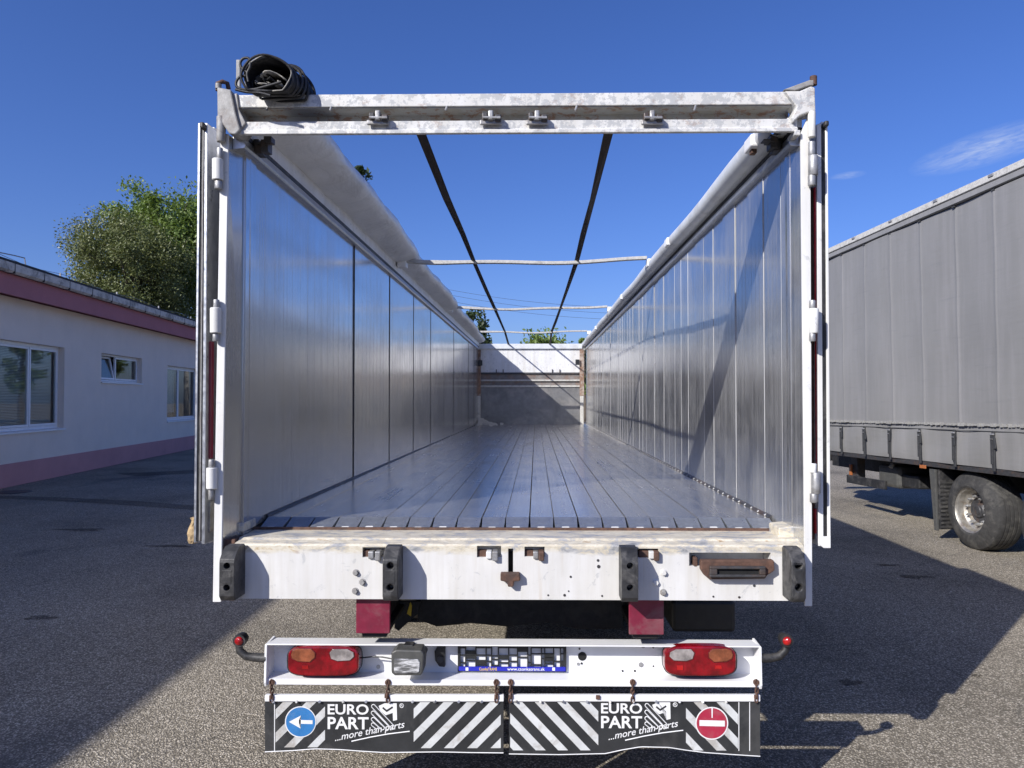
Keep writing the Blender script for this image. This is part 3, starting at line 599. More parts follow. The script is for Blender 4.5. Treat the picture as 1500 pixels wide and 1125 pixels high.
for ya in (3.1, 4.4, 5.7):
    MB().cyl((-1.0, ya, .53), (1.0, ya, .53), .07, 10).box(-.6, ya-.35, .55, -.45, ya+.35, .75).box(.45, ya-.35, .55, .6, ya+.35, .75).build('axle', 'black_frame', T)
    for sgn in (-1, 1):
        wh = MB().lathe([(.29, -.19), (.44, -.19), (.5, -.15), (.52, -.1), (.52, .1), (.5, .15), (.44, .19), (.29, .19), (.29, -.19)], (sgn*1.0, ya, .52), (1, 0, 0), 40).build('wheel', 'tyre', T, smooth=30)
        MB().lathe([(0, .1), (.12, .1), (.15, .05), (.27, .03), (.29, .18)], (sgn*1.0, ya, .52), (sgn, 0, 0), 32).build('rim', 'rim', wh, smooth=30)
for sgn in (-1, 1): MB().box(sgn*.7-.06, 10.6, 0.05, sgn*.7+.06, 10.72, 1.1).box(sgn*.7-.15, 10.52, .0, sgn*.7+.15, 10.8, .05).build('landing_leg', 'black_frame', T, .01)

# bumper (lamp carrier)
yb0 = .08
zz = [P(755, q, yb0).z for q in (935, 947, 985, 996.5, 1005)]
bx0, bx1 = P(388.5, 970, yb0).x, P(1115, 970, yb0).x
ztb, zbb = P(755, 935.5, yb0+.10).z, P(755, 985, yb0+.085).z
bp = [(yb0, zz[1]), (yb0, zz[1]+.006), (yb0+.10, ztb), (yb0+.10, zz[4]+.01), (yb0+.005, zz[4]), (yb0, zz[4]), (yb0, zz[3]), (yb0+.085, zbb), (yb0+.085, ztb-.012), (yb0+.006, zz[1])]
bump = MB().prism([(bx0, y, q) for y, q in bp], (bx1-bx0, 0, 0)).build('lamp_bumper', 'white', T, .002)
YB = yb0+.085
for (xa_, xb_) in ((388, 391.5), (1112, 1115.5)):
    xl, xr = P(xa_, 970, yb0).x, P(xb_, 970, yb0).x
    MB().prism([(xl, yb0-.004, zz[1]+.003), (xl, yb0+.1, ztb+.008), (xl, yb0+.1, zz[4]-.002), (xl, yb0-.004, zz[4]-.006), (xl, yb0-.012, (zz[3]+zz[4])/2)], (xr-xl, 0, 0)).build('bumper_end', 'white', bump, .002)
def sup(x0, y0, x1, y1, e=3.2, n=36):
    cx, cy, a, b = (x0+x1)/2, (y0+y1)/2, (x1-x0)/2, (y1-y0)/2; out = []
    for k in range(n):
        t = 2*math.pi*k/n; c, s = math.cos(t), math.sin(t); out.append((cx+a*math.copysign(abs(c)**(2/e), c), cy+b*math.copysign(abs(s)**(2/e), s)))
    return out
def tail_lamp(x0, x1, flip):
    y0, y1 = 947, 991
    t = MB().rpoly(sup(x0, y0, x1, y1, 4), .062, .115).build('tail_lamp', 'red_lens', bump, .008)
    MB().rpoly(sup(x0-1.5, y0, x1+1.5, y1+.5, 4), .11, YB).build('lamp_housing', 'plastic', t, .005)
    w = x1-x0
    def fx(u): return x0+u*w if not flip else x1-u*w
    am = [(fx(u), y0+v*44) for u, v in ((.05, .28), (.07, .14), (.14, .08), (.33, .09), (.385, .22), (.38, .38), (.31, .52), (.14, .50), (.06, .40))]
    cl = [(fx(u), y0+v*44) for u, v in ((.585, .22), (.63, .10), (.84, .10), (.92, .20), (.93, .34), (.87, .47), (.70, .49), (.61, .42))]
    for q in (am, cl):
        cxq, cyq = sum(p[0] for p in q)/len(q), sum(p[1] for p in q)/len(q); MB().rpoly([(cxq+(x-cxq)*1.07, cyq+(y-cyq)*1.1) for x, y in q], .060, .064).build('lens_rim', 'red_dark', t, .001)
    MB().rpoly(am, .058, .063).build('amber_lens', 'amber_lens', t, .002); MB().rpoly(cl, .058, .063).build('clear_lens', 'clear_lens', t, .002)
    MB().rpoly([(fx(.21), y0+28), (fx(.29), y0+28), (fx(.30), y0+33), (fx(.20), y0+33)], .0595, .063).build('lamp_reflector', 'bright_red', t, .001)
    if flip: MB().rpoly([(fx(.83), y0+28), (fx(.74), y0+28), (fx(.74), y0+35), (fx(.82), y0+35)], .0595, .063).build('lamp_reflector', 'bright_red', t, .001)
    tag(t, 'tail lamp with amber lens on the ' + ('right' if flip else 'left') + ' and grey clear lens beside it')
tail_lamp(421, 526, False); tail_lamp(973.5, 1079, True)
wl = MB().rpoly([(573, 956), (580, 952), (617, 953), (621, 958), (619, 986), (616, 990), (578, 990), (573, 986)], .0, .09).build('work_lamp', 'lamp_grey', bump, .006)
MB().rpoly([(577, 965), (612, 966), (615, 970), (614, 984), (611, 987), (580, 987), (577, 984)], -.004, .0015).build('lamp_lens', 'lamp_glass', wl, .003)
MB().rbox(591, 945, 605, 956, .05, .1).build('lamp_bracket', 'rubber', wl, .003); MB().rpoly([(610, 957), (624, 952), (625, 957), (616, 963)], .08, .12).build('lamp_plug', 'rubber', wl, .003)
MB().tube([P(526, 964, .13), P(545, 962, .13), P(560, 962.5, .12), P(574, 965, .10)], .003, 6).build('lamp_cable', 'rubber', wl)
ru = MB().rpoly([(652, 946), (652, 978), (643, 977), (637, 968), (636, 955), (641, 947)], .14, YB).build('grab_recess', 'plastic', bump, .006)
MB().lathe([(0, 0), (.0155, 0), (.0155, .004), (0, .004)], P(645, 966, .139), (0, -1, 0), 12).build('recess_plug', 'steel_dark', ru)
MB().ycyl(853, 961.5, YB+.001, YB-.0015, 6.5/331, 20).build('cable_hole_shade', 'hole_shade', bump)
for (x, y, r) in ((847, 973, 2.3), (852, 972, 1.6), (912, 983, 1.6), (930, 983, 1.6), (939, 974, 3.6), (849, 950.5, 1.4), (957, 948.5, 1.4), (957, 976, 1.2), (554, 977, 3), (942, 946, 3.5), (398, 951, 1.5), (398, 976, 1.5), (1107, 952, 1.5), (1107, 977, 1.5)):
    MB().ycyl(x, y, YB+.001, YB-.003, r/325, 10).build('bumper_bolt', 'galv' if r > 2 else 'steel_dark', bump)
# number plate holder, an open black grid
ph = MB().rbox(670.5, 945, 829.5, 947.5, YB-.014, YB-.004).rbox(670.5, 981.5, 829.5, 984, YB-.014, YB-.004).rbox(670.5, 945, 674.5, 984, YB-.014, YB-.004).rbox(825.5, 945, 829.5, 984, YB-.014, YB-.004)
rr = random.Random(3); xs = [674]
while xs[-1] < 818: xs.append(xs[-1]+rr.choice((5, 8, 10, 13, 15)))
for a, b in zip(xs, xs[1:]+[826]):
    ph.rbox(b-.85, 947, b+.85, 977, YB-.012, YB-.005)
    q = 949
    while q < 976:
        if rr.random() < .8: ph.rbox(a+.5, q-.75, b+.5, q+.75, YB-.0115, YB-.0055)
        if rr.random() < .12: ph.rbox(a, q, b, q+6, YB-.011, YB-.006)
        q += rr.choice((5, 7, 9, 11))
ph = ph.build('plate_holder', 'plastic', bump)
MB().rbox(672, 976.8, 828.5, 983, YB-.017, YB-.0142).build('plate_strip', 'blue_strip', ph)
put_text('lettering', 'www.csonkatrans.sk', 743, 978, 798, 982.2, YB-.0175, 'print_line', ph, .01)
put_text('lettering', 'CsonkaTRANS', 702, 978, 728, 982.2, YB-.0175, 'yellow', ph, .015)
for x in (684, 811): MB().rbox(x-2, 977.8, x+2, 982.4, YB-.0178, YB-.017).build('strip_mark', 'print_line', ph)
# side markers on rubber arms
for (pts, lc, side) in (([(391, 964), (375, 963), (360, 961), (351, 953), (350, 944)], (350, 939), 'left'), ([(1114, 964), (1128, 964), (1142, 961), (1150, 953), (1152, 944)], (1153, 939), 'right')):
    q = [P(x, y, .09) for x, y in pts]; sm = MB().tube(q, [.020, .019, .017, .016, .016], 12).build('side_marker', 'rubber', T, smooth=50); tag(sm, side + ' marker lamp on bent rubber arm')
    c = P(*lc, .06); MB().lathe([(0, .05), (.026, .045), (.029, .02), (.027, 0), (.0, 0)], c, (0, 1, 0), 20).build('marker_housing', 'rubber', sm, smooth=40)
    MB().lathe([(0, .012), (.012, .010), (.0185, .003), (.019, 0)], c+Vector((0, -.0005, 0)), (0, -1, 0), 18).build('marker_lens', 'bright_red', sm, smooth=50)
# chains
for x in (398, 568, 727, 748, 927, 1108):
    k = 0; ch = None; y = 996
    while y < 1022:
        c = P(x+random.uniform(-.6, .6), y+4, yb0-.006); rr_ = .011; hor = k % 2
        ring = [c + Vector((math.cos(t)*rr_*.62*(0.25 if hor else 1), math.cos(t)*rr_*.6*(1 if hor else .2), math.sin(t)*rr_*1.25)) for t in [2*math.pi*j/12 for j in range(12)]]
        o = MB().tube(ring, .0032, 6, True).build('chain' if ch is None else 'chain_link', 'rust', ch or T, smooth=60); ch = ch or o; y += 6.2; k += 1
    MB().ycyl(x, 1000, yb0+.002, yb0-.006, .013, 12).build('chain_bolt', 'rust', ch)
# mudflaps
def clip(poly, a, b, c):                       # keep a*x+b*y<=c
    out = []
    for i in range(len(poly)):
        p, q = poly[i], poly[(i+1) % len(poly)]; dp, dq = a*p[0]+b*p[1]-c, a*q[0]+b*q[1]-c
        if dp <= 0: out.append(p)
        if dp*dq < 0: t = dp/(dp-dq); out.append((p[0]+(q[0]-p[0])*t, p[1]+(q[1]-p[1])*t))
    return out
YF = .085
def zoomed(ox): return lambda x, y: (ox + x*.29333, 880 + y*.29333)
ZA, ZB = zoomed(320), zoomed(740)
def wavy(bot): return lambda x: float(np.interp(x, [b[0] for b in bot], [b[1] for b in bot]))
def flap(x0, x1, bot, label):
    fb = wavy(bot); n = 44; vs = []; rows = 7
    for i in range(n+1):
        x = x0+(x1-x0)*i/n; yb = fb(x); wv = 0
        for j in range(rows+1):
            t = j/rows; y = 1024+(yb-1024)*t; p = P(x, y, YF - wv*t*t); vs += [p, p+Vector((0, .006, 0))]
    idx = lambda i, j, k: (i*(rows+1)+j)*2+k
    fs = []
    for i in range(n):
        for j in range(rows): fs += [(idx(i, j, 0), idx(i+1, j, 0), idx(i+1, j+1, 0), idx(i, j+1, 0)), (idx(i, j, 1), idx(i, j+1, 1), idx(i+1, j+1, 1), idx(i+1, j, 1))]
        fs += [(idx(i, rows, 0), idx(i+1, rows, 0), idx(i+1, rows, 1), idx(i, rows, 1)), (idx(i, 0, 0), idx(i, 0, 1), idx(i+1, 0, 1), idx(i+1, 0, 0))]
    for j in range(rows): fs += [(idx(0, j, 0), idx(0, j+1, 0), idx(0, j+1, 1), idx(0, j, 1)), (idx(n, j, 0), idx(n, j, 1), idx(n, j+1, 1), idx(n, j+1, 0))]
    fo = MB().add(vs, fs).build('mudflap', 'flap', T, smooth=40); tag(fo, label)
    r = MB().rpoly([(x0-.5, 1018.5), (x1+.5, 1018.5), (x1+.5, 1028), (x0-.5, 1028)], YF-.008, YF+.012).build('flap_rail', 'white', fo, .003)
    edge = [P(x0+(x1-x0)*i/60, fb(x0+(x1-x0)*i/60)-.6, YF-.001) for i in range(61)]
    MB().tube(edge, .0022, 5).build('flap_edge', 'print_line', fo)
    for k in range(int((x1-x0)/34)): MB().cyl(P(x0+12+k*34+random.uniform(-2, 2), 1028, YF-.006), P(x0+12+k*34, 1028, YF-.012), .006, 8).build('flap_screw', 'galv', fo)
    return fo
def printp(fo, Z, poly, mat='print', lift=.0012, name='print_shape', fb=None):
    pts = [Z(*q) for q in poly]
    if len(pts) < 3: return
    b = bmesh.new(); f = b.faces.new([b.verts.new(P(x, y, YF-lift)) for x, y in pts]); bmesh.ops.triangulate(b, faces=[f])
    me = bpy.data.meshes.new(name); b.to_mesh(me); b.free(); return link(name, me, mat, fo)
botL = [(387, 1102), (430, 1100), (461, 1097.5), (496, 1098.5), (530, 1101), (563, 1103), (600, 1102.5), (643, 1102), (690, 1103), (738, 1103.5)]
botR = [(745, 1105), (820, 1106), (887, 1104.5), (912, 1099), (939, 1094.5), (980, 1095.5), (1005, 1099.5), (1033, 1103), (1075, 1106), (1114, 1108.5)]
fl = flap(388, 737.5, botL, 'left mudflap with blue arrow sign and white lettering'); fr = flap(745.5, 1113.5, botR, 'right mudflap with red no entry sign and white lettering')
def stripes(fo, Z, rect, sgn, c0, per, wd, ks, slope=1.0):
    x0, y0, x1, y1 = rect
    for k in ks:
        lo = c0+per*k; p = [(x0, y0), (x1, y0), (x1, y1), (x0, y1)]
        p = clip(p, 1, sgn*slope, lo+wd); p = clip(p, -1, -sgn*slope, -lo)
        if len(p) > 2: printp(fo, Z, p, 'print', name='stripe')
stripes(fl, ZA, (285, 506, 532, 732), 1, 1060, 116, 50, range(-3, 3)); stripes(fl, ZA, (975, 506, 1410, 736), 1, 1630, 116, 50, range(-2, 6))
stripes(fr, ZB, (25, 506, 465, 747), -1, -445, 112, 50, range(-4, 6), .95); stripes(fr, ZB, (903, 506, 1163, 748), -1, 345, 115, 50, range(-3, 6), .95)
for fo, Z, xs_ in ((fl, ZA, (280,)), (fr, ZB, (1167, 1221))):
    for x in xs_: printp(fo, Z, [(x-2, 506), (x+2, 506), (x+2, 750), (x-2, 750)], 'print_line', name='line')
def disc(fo, Z, c, r, mat, lift, name): return printp(fo, Z, [(c[0]+r*math.cos(2*math.pi*k/40), c[1]+r*math.sin(2*math.pi*k/40)) for k in range(40)], mat, lift, name)
disc(fl, ZA, (410, 605), 78, 'print_line', .0022, 'sign_rim'); disc(fl, ZA, (410, 605), 73, 'blue_sign', .003, 'sign_face')
printp(fl, ZA, [(352, 605), (412, 573), (402, 595), (470, 597), (470, 616), (402, 614), (410, 638)], 'print_line', .0038, 'sign_arrow')
disc(fr, ZB, (1032, 612), 82, 'print_line', .0022, 'sign_rim'); disc(fr, ZB, (1032, 612), 76, 'red_sign', .003, 'sign_face')
printp(fr, ZB, [(970, 596), (1097, 599), (1097, 628), (970, 625)], 'print_line', .0038, 'sign_bar'); printp(fr, ZB, [(1030, 530), (1037, 530), (1036, 585), (1031, 585)], 'print_line', .0042, 'scratch')
def brand(fo, Z, ox, oy):
    def tx(body, x0, y0, x1, y1, **k):
        a, b = Z(x0+ox, y0+oy), Z(x1+ox, y1+oy); put_text('lettering', body, a[0], a[1], b[0], b[1], YF-.0016, k.pop('mat', 'print_line'), fo, **k)
    tx('EURO', 545, 517, 750, 568, bold=.022); tx('PART', 545, 581, 750, 641, bold=.022)
    tx('R', 909, 518, 922, 530); 
    ring = [(915+10*math.cos(t), 524+10*math.sin(t)) for t in [2*math.pi*k/16 for k in range(16)]]
    def line(pts, w=5, closed=False):
        n = len(pts); mb = MB()
        q = [P(*Z(x+ox, y+oy), YF-.0014) for x, y in pts]; mb.tube(q, w*.29333/331/2, 5, closed); o = mb.build('logo_line', 'print_line', fo); return o
    line(ring, 3, True)
    def capsule(x0, y0, x1, y1, w):
        d = Vector((x1-x0, y1-y0)); u = d.normalized(); nn = Vector((-u.y, u.x)); out = []
        for k in range(9): a = -math.pi/2+math.pi*k/8; out.append((x1+(u.x*math.cos(a)+nn.x*math.sin(a))*w, y1+(u.y*math.cos(a)+nn.y*math.sin(a))*w))
        for k in range(9): a = math.pi/2+math.pi*k/8; out.append((x0+(u.x*math.cos(a)+nn.x*math.sin(a))*w, y0+(u.y*math.cos(a)+nn.y*math.sin(a))*w))
        line(out, 4.5, True)
    capsule(774, 527, 872, 632, 9); capsule(773, 560, 845, 634, 9); capsule(773, 592, 820, 636, 9); capsule(772, 618, 790, 632, 8)
    for poly in ([(800, 525), (830, 512), (890, 512), (892, 595), (872, 600), (870, 560), (835, 572), (808, 548)],): printp(fo, Z, [(x+ox, y+oy) for x, y in poly], 'print_line', .0012, 'logo_shape')
    printp(fo, Z, [(x+ox, y+oy) for x, y in [(822, 530), (840, 545), (868, 527), (872, 535), (840, 556), (818, 538)]], 'flap', .002, 'logo_cut')
    a, b = Z(588+ox, 712+oy), Z(945+ox, 652+oy); rot = math.atan2(712-640, 945-588)
    pw = P(*b, YF).x-P(*a, YF).x
    v, f = text_mesh('...more than parts', pw*1.0, pw*.125, .006, .35); c_, s_ = math.cos(rot), math.sin(rot); o = P(*Z(585+ox, 712+oy), YF-.0016)
    MB().add([(o.x+q[0]*c_-q[1]*s_, o.y, o.z+q[0]*s_+q[1]*c_) for q in v], f).build('lettering', 'print_line', fo)
    line([(665, 702), (760, 681), (850, 665), (955, 652)], 6)
brand(fl, ZA, 0, 0); brand(fr, ZB, -66, -5)
for (x, y) in ((397, 1020), (566, 1018), (727, 1019), (748, 1019), (876, 1020), (1108, 1019)): MB().rbox(x-3, y-1, x+3, y+5, YF-.016, YF-.008).build('flap_clip', 'rust', T, .002)
# grey upright bar at the rear left corner
MB().rbox(345.5, 87, 351.5, 128, .05, .07).build('upright_bar', 'grey_paint', T, .003)

# ------------------------------------------------------------------ the rolled tarpaulin on the left wall
tp = empty('rolled_tarpaulin', (-1.2, 0, WT)); tag(tp, 'pale rolled up roof tarpaulin sagging along the top of the left box wall', 'tarpaulin')
def amp(y):                                       # how far the roll sags inward
    k = [(0, .205), (.8, .215), (1.6, .22), (2.2, .225), (2.8, .22), (3.3, .205), (3.7, .19), (4.2, .17), (4.9, .175), (5.6, .19), (6.4, .195), (7.0, .18), (7.5, .155), (8.2, .15), (9.2, .17), (10.2, .18), (10.9, .17), (11.5, .145), (12.2, .14), (13.3, .14)]
    return float(np.interp(y, [q[0] for q in k], [q[1] for q in k]))
mb = MB(); ny = 150; vs = []; base = [(-.10, .155), (.03, .150), (.20, .152), (.50, .166), (.78, .186), (.97, .215), (1.03, .255), (.93, .295), (.68, .325), (.35, .33), (.0, .315), (-.18, .27), (-.22, .20)]
for j in range(ny+1):
    y = .14 + (L-.16)*j/ny; A = amp(y); 
    for k, (u, w) in enumerate(base):
        wr = .010*math.sin(y*9+k*1.3)*math.sin(y*2.1+k) + .008*math.sin(y*23+k*2.2)*(1 if 3 < k < 10 else .3)
        vs.append((A*u + wr*.7, y, w + (w-.168)*.5*(A-.22)/.2 + max(wr, -.004 if w < .18 else -.05)))
n = len(base); mb.add(vs, [(j*n+k, j*n+(k+1) % n, (j+1)*n+(k+1) % n, (j+1)*n+k) for j in range(ny) for k in range(n)] + [tuple(range(n-1, -1, -1)), tuple(ny*n+k for k in range(n))])
to = mb.build('tarp_roll', 'tarp', tp, smooth=60); s = to.modifiers.new('sub', 'SUBSURF'); s.levels = 1; s.render_levels = 1
# ------------------------------------------------------------------ black rolled cover on the frame
bc = P(392, 118, .05); rc = empty('rolled_cover', (bc.x, .05, z[0])); tag(rc, 'black rolled cover bundle with pale piping and rubber loops on top left of frame', 'cover bundle')
def rl(p): return Vector(p) - rc.location
mb = MB(); seg = 40; rows = 10; vs = []; c0 = rl(P(392, 113, -.12)); dirv = Vector((.06, .15, -.02))
for j in range(rows+1):
    t = j/rows; c = c0 + dirv*t
    for k in range(seg):
        a = 2*math.pi*k/seg; r = (.098+.0045*math.sin(a*2+t*5)+.0025*math.sin(a*5+t*9))*(1+.04*t); zz_ = c.z+math.sin(a)*r*.9
        vs.append((c.x+math.cos(a)*r*1.0, c.y+.01*math.sin(a*2), max(zz_, .004 if t > .35 else -.03)))
mb.add(vs, [(j*seg+k, j*seg+(k+1) % seg, (j+1)*seg+(k+1) % seg, (j+1)*seg+k) for j in range(rows) for k in range(seg)] + [tuple(rows*seg+k for k in range(seg))])
bo = mb.build('cover_roll', 'black_tarp', rc, smooth=60); sol = bo.modifiers.new('thick', 'SOLIDIFY'); sol.thickness = .006
MB().tube([Vector(vs[k])+Vector((0, -.003, 0)) for k in range(seg)], .0024, 6, True).build('cover_piping', 'piping', rc, smooth=60)
rgc = random.Random(4)
for k in range(6):                                # cord wound round the bundle
    ph_, yy, rr0 = rgc.uniform(0, 6), -.006+k*.026, .101+rgc.uniform(-.003, .009); ring = []
    for q in range(36):
        a = 2*math.pi*q/36; ring.append((c0.x+.012*k+math.cos(a)*rr0*(1+.05*math.sin(2*a+ph_)), c0.y+yy+.012*math.sin(a*1+ph_), max(c0.z-.003*k+math.sin(a)*rr0*.92*(1+.05*math.sin(3*a+ph_)), -.03 if c0.y+yy+.05 < 0 else .006)))
    MB().tube(ring, .0055, 6, True).build('wound_cord', 'rubber', rc, smooth=60)
for k, (t0, r0, tw) in enumerate(((0.3, .075, .6), (1.6, .06, .9), (2.7, .05, .3), (3.9, .07, .5), (5.0, .045, .8), (.9, .03, .2), (4.4, .025, .4))):  # folds of cloth inside
    pts = [(c0.x-.01+math.cos(t0+a*.35)*(r0-.003*a), c0.z-.012+math.sin(t0+a*.35)*(r0-.003*a)*.75) for a in range(9)]
    vs2 = []
    for i, (x, zq) in enumerate(pts):
        dd = .012*math.sin(i*1.3+k)
        vs2 += [(x, c0.y+.012+.02*tw+dd, max(zq, .01)), (x+.02*tw, c0.y+.14, max(zq+.01, .01))]
    f = MB().add(vs2, [(2*i, 2*i+2, 2*i+3, 2*i+1) for i in range(8)]).build('cover_fold', 'black_tarp' if k % 3 else 'piping', rc, smooth=60); q = f.modifiers.new('thick', 'SOLIDIFY'); q.thickness = .004
for pts in ([(362, 106), (354, 100), (352, 92), (356, 86), (363, 85), (367, 90), (366, 99), (362, 108), (364, 120)], [(360, 111), (351, 113), (346, 120), (347, 127), (356, 131), (372, 131), (388, 127), (402, 123), (412, 120)], [(345, 131), (362, 135), (380, 136), (396, 140)]):
    q = [rl(P(x, y, -.13)) for x, y in pts]
    cu = [];
    for i in range(len(q)-1):
        p0, p1, p2, p3 = q[max(i-1, 0)], q[i], q[i+1], q[min(i+2, len(q)-1)]
        for t in (0, .25, .5, .75): cu.append(.5*((2*p1)+(p2-p0)*t+(2*p0-5*p1+4*p2-p3)*t*t+(3*p1-p0-3*p2+p3)*t**3))
    cu.append(q[-1]); MB().tube(cu, .0058, 8).build('rubber_loop', 'rubber', rc, smooth=60)
# foam scrap stuck to the left door's foot
fw = P(287, 772, .06); fo = empty('foam_scrap', (fw.x, fw.y, fw.z-.05)); tag(fo, 'frayed tan foam scrap caught at the foot of the left folded door', 'foam scrap')
mb = MB(); vs = []; rng = random.Random(2)
for j in range(9):
    for k in range(10):
        a = 2*math.pi*k/10; r = (.016+.008*math.sin(j*.8))*rng.uniform(.7, 1.3); vs.append((-.012+r*math.cos(a)+.006*math.sin(j), .0+r*math.sin(a), -.02+j*.014))
mb.add(vs, [(j*10+k, j*10+(k+1) % 10, (j+1)*10+(k+1) % 10, (j+1)*10+k) for j in range(8) for k in range(10)] + [tuple(range(9, -1, -1)), tuple(80+k for k in range(10))]).build('foam', 'foam', fo)
# pale crumbs in the far left corner of the box
mb = MB(); rng = random.Random(5)
for k in range(260):
    t = abs(rng.gauss(0, .16)); a = rng.uniform(0, math.pi/2); x = XL+.03+t*math.cos(a)*1.3; y = L-.06-t*math.sin(a)*2.2; h = max(.0, .12-.5*t)*rng.random(); s = rng.uniform(.012, .035)
    mb.box(x-s, y-s, FZ+h, x+s, y+s, FZ+h+s*1.2)
cr = mb.build('crumbs', 'web_light'); tag(cr, 'small heap of pale crumbs in the far left corner of the box', 'debris', None, 'stuff')

# ------------------------------------------------------------------ the neighbouring curtain trailer
wp = PL(1432, 810, Vector((0, 0, 0)), Vector((0, 0, 1)))
ang = math.atan2(.085, 1.0)
N = tag(empty('curtain_trailer', (wp.x, wp.y, 0), (R(-1.0), 0, ang)), 'grey curtain sided trailer with a dusty tarpaulin parked to the right', 'trailer')
N.rotation_mode = 'XYZ'
NI = N.matrix_basis.inverted() if False else (Matrix.Translation(N.location) @ Euler((R(-1.0), 0, ang)).to_matrix().to_4x4()).inverted()
NMx = NI.inverted()
def NP_(px, py, x=0.0):                          # pixel -> local point on the trailer's side plane (local x)
    pt = NMx @ Vector((x, 0, 0)); n = (NMx.to_3x3() @ Vector((1, 0, 0))); return NI @ PL(px, py, pt, n)
zc0 = NP_(1400, 680).z; zs = NP_(1400, 622).z; zr0 = NP_(1400, 300).z; zr1 = NP_(1400, 283).z
Y0, Y1 = -6.0, NP_(1216, 560).y+.35
rngn = random.Random(11)
seams = []; y = NP_(1461, 400).y
while y > Y0: y -= .70
while y < Y1: seams.append(y); y += .70
def wave(yy, zz_): 
    s = min(abs(yy-q) for q in seams); fs_ = math.exp(-(s/.018)**2)
    return -.006*fs_ + .012*math.sin(yy*1.9+zz_*.25) + .005*math.sin(yy*5.1+.3*zz_) + .003*math.sin(zz_*6+yy*.8)
ysn = sorted(set([Y0+(Y1-Y0)*k/120 for k in range(121)] + [q+d for q in seams for d in (-.04, -.018, -.007, .007, .018, .04) if Y0 < q+d < Y1])); zl = [zs+.012+(zr0-.02-zs-.012)*k/26 for k in range(27)]
mb = MB(); n = len(zl); mb.add([(wave(yy, q)-.02, yy, q) for yy in ysn for q in zl], [(j*n+k, j*n+k+1, (j+1)*n+k+1, (j+1)*n+k) for j in range(len(ysn)-1) for k in range(n-1)])
mb.build('curtain', 'curtain', N, smooth=60)
zl2 = [zc0+(zs-zc0)*k/8 for k in range(9)]; n = 9
mb = MB(); mb.add([(-.02+.010*math.sin(yy*4.2+q*9)+.004*math.sin(yy*11)+ (.006 if k in (0, 8) else 0), yy, q) for yy in ysn for k, q in enumerate(zl2)], [(j*n+k, j*n+k+1, (j+1)*n+k+1, (j+1)*n+k) for j in range(len(ysn)-1) for k in range(n-1)])
mb.build('curtain_hem', 'curtain', N, smooth=60)
mb = MB(); y = Y0
while y < Y1:                                     # the pale laced seam
    w = rngn.uniform(.02, .05); h = rngn.uniform(.010, .022); mb.box(-.052, y, zs+.006-h, -.026, y+w, zs+.006+h); y += w+rngn.uniform(.006, .03)
tag(mb.build('lacing', 'lace', N), kind='stuff')
MB().box(-.035, Y0, zs-.07, -.026, Y1, zs-.063).build('hem_cord', 'curtain_dark', N)
# straps with buckles
for q in seams:
    yq = q+.06+rngn.uniform(-.02, .02); tl = rngn.uniform(-.012, .012); st = MB().box(-.05, yq-.022, zc0-.03, -.035, yq+.022, zs-.06).box(-.058, yq+.0, zc0+.05, -.048, yq+.035, zs-.10).build('curtain_strap', 'curtain_dark', N, .004)
    MB().box(-.07, yq-.03, zs-.11, -.048, yq+.026, zs-.09).box(-.07, yq-.02, zs-.16, -.05, yq+.03, zs-.15).build('buckle', 'galv', st, .004)
    MB().prism([(-.062, yq-.04, zs-.12), (-.062, yq-.005, zs-.12), (-.062, yq-.01+tl*2, zs-.27), (-.062, yq-.05+tl*2, zs-.26)], (.012, 0, 0)).build('strap_tail', 'curtain_dark', st, .003)
    mb = MB().box(-.0345, q-.028, zr0-.035, -.02, q+.028, zr0-.012).build('curtain_runner', 'curtain_dark', N)
# roof rail, roof, bulkhead, chassis
MB().prism([(-.03, Y0, zr0-.01), (-.055, Y0, zr0), (-.045, Y0, zr0+.07), (0, Y0, zr0+.075), (.02, Y0, zr0-.01)], (0, Y1-Y0, 0)).build('roof_rail', 'curtain', N, .004)
MB().prism([(-.045, Y0, zr0+.076), (-.06, Y0, zr0+.085), (-.05, Y0, zr1+.02), (.0, Y0, zr1+.03), (.06, Y0, zr0+.076)], (0, Y1-Y0, 0)).build('roof_edge', 'web_light', N, .004)
for k in range(12): MB().box(-.068, Y0+.4+k*1.02, zr1-.02, -.05, Y0+.48+k*1.02, zr1+.01).build('roof_clip', 'galv', N, .003)
MB().box(0.01, Y0, zr1-.04, 2.5, Y1, zr1+.02).build('roof_sheet', 'tarp', N, .01)
MB().box(.0, Y1, zc0, 2.5, Y1+.05, zr1).build('bulkhead', 'curtain', N); MB().box(.0, Y0-.05, zc0, 2.5, Y0, zr1).build('rear_frame', 'curtain', N)
MB().rbox
MB().box(-.06, Y1-.02, zc0+.1, -.02, Y1+.06, zr0-.6).build('corner_post', 'web_light', N, .01)
MB().box(2.48, Y0, zc0, 2.5, Y1, zr1).build('far_curtain', 'curtain', N)
MB().box(0.0, Y0, zc0-.07, 2.5, Y1, zc0-.005).build('side_raver', 'steel_dark', N, .005)
MB().box(.7, Y0, zc0-.35, .82, Y1+1, zc0-.08).box(1.7, Y0, zc0-.35, 1.82, Y1+1, zc0-.08).build('chassis_beam', 'black_frame', N)
rad = .48; 
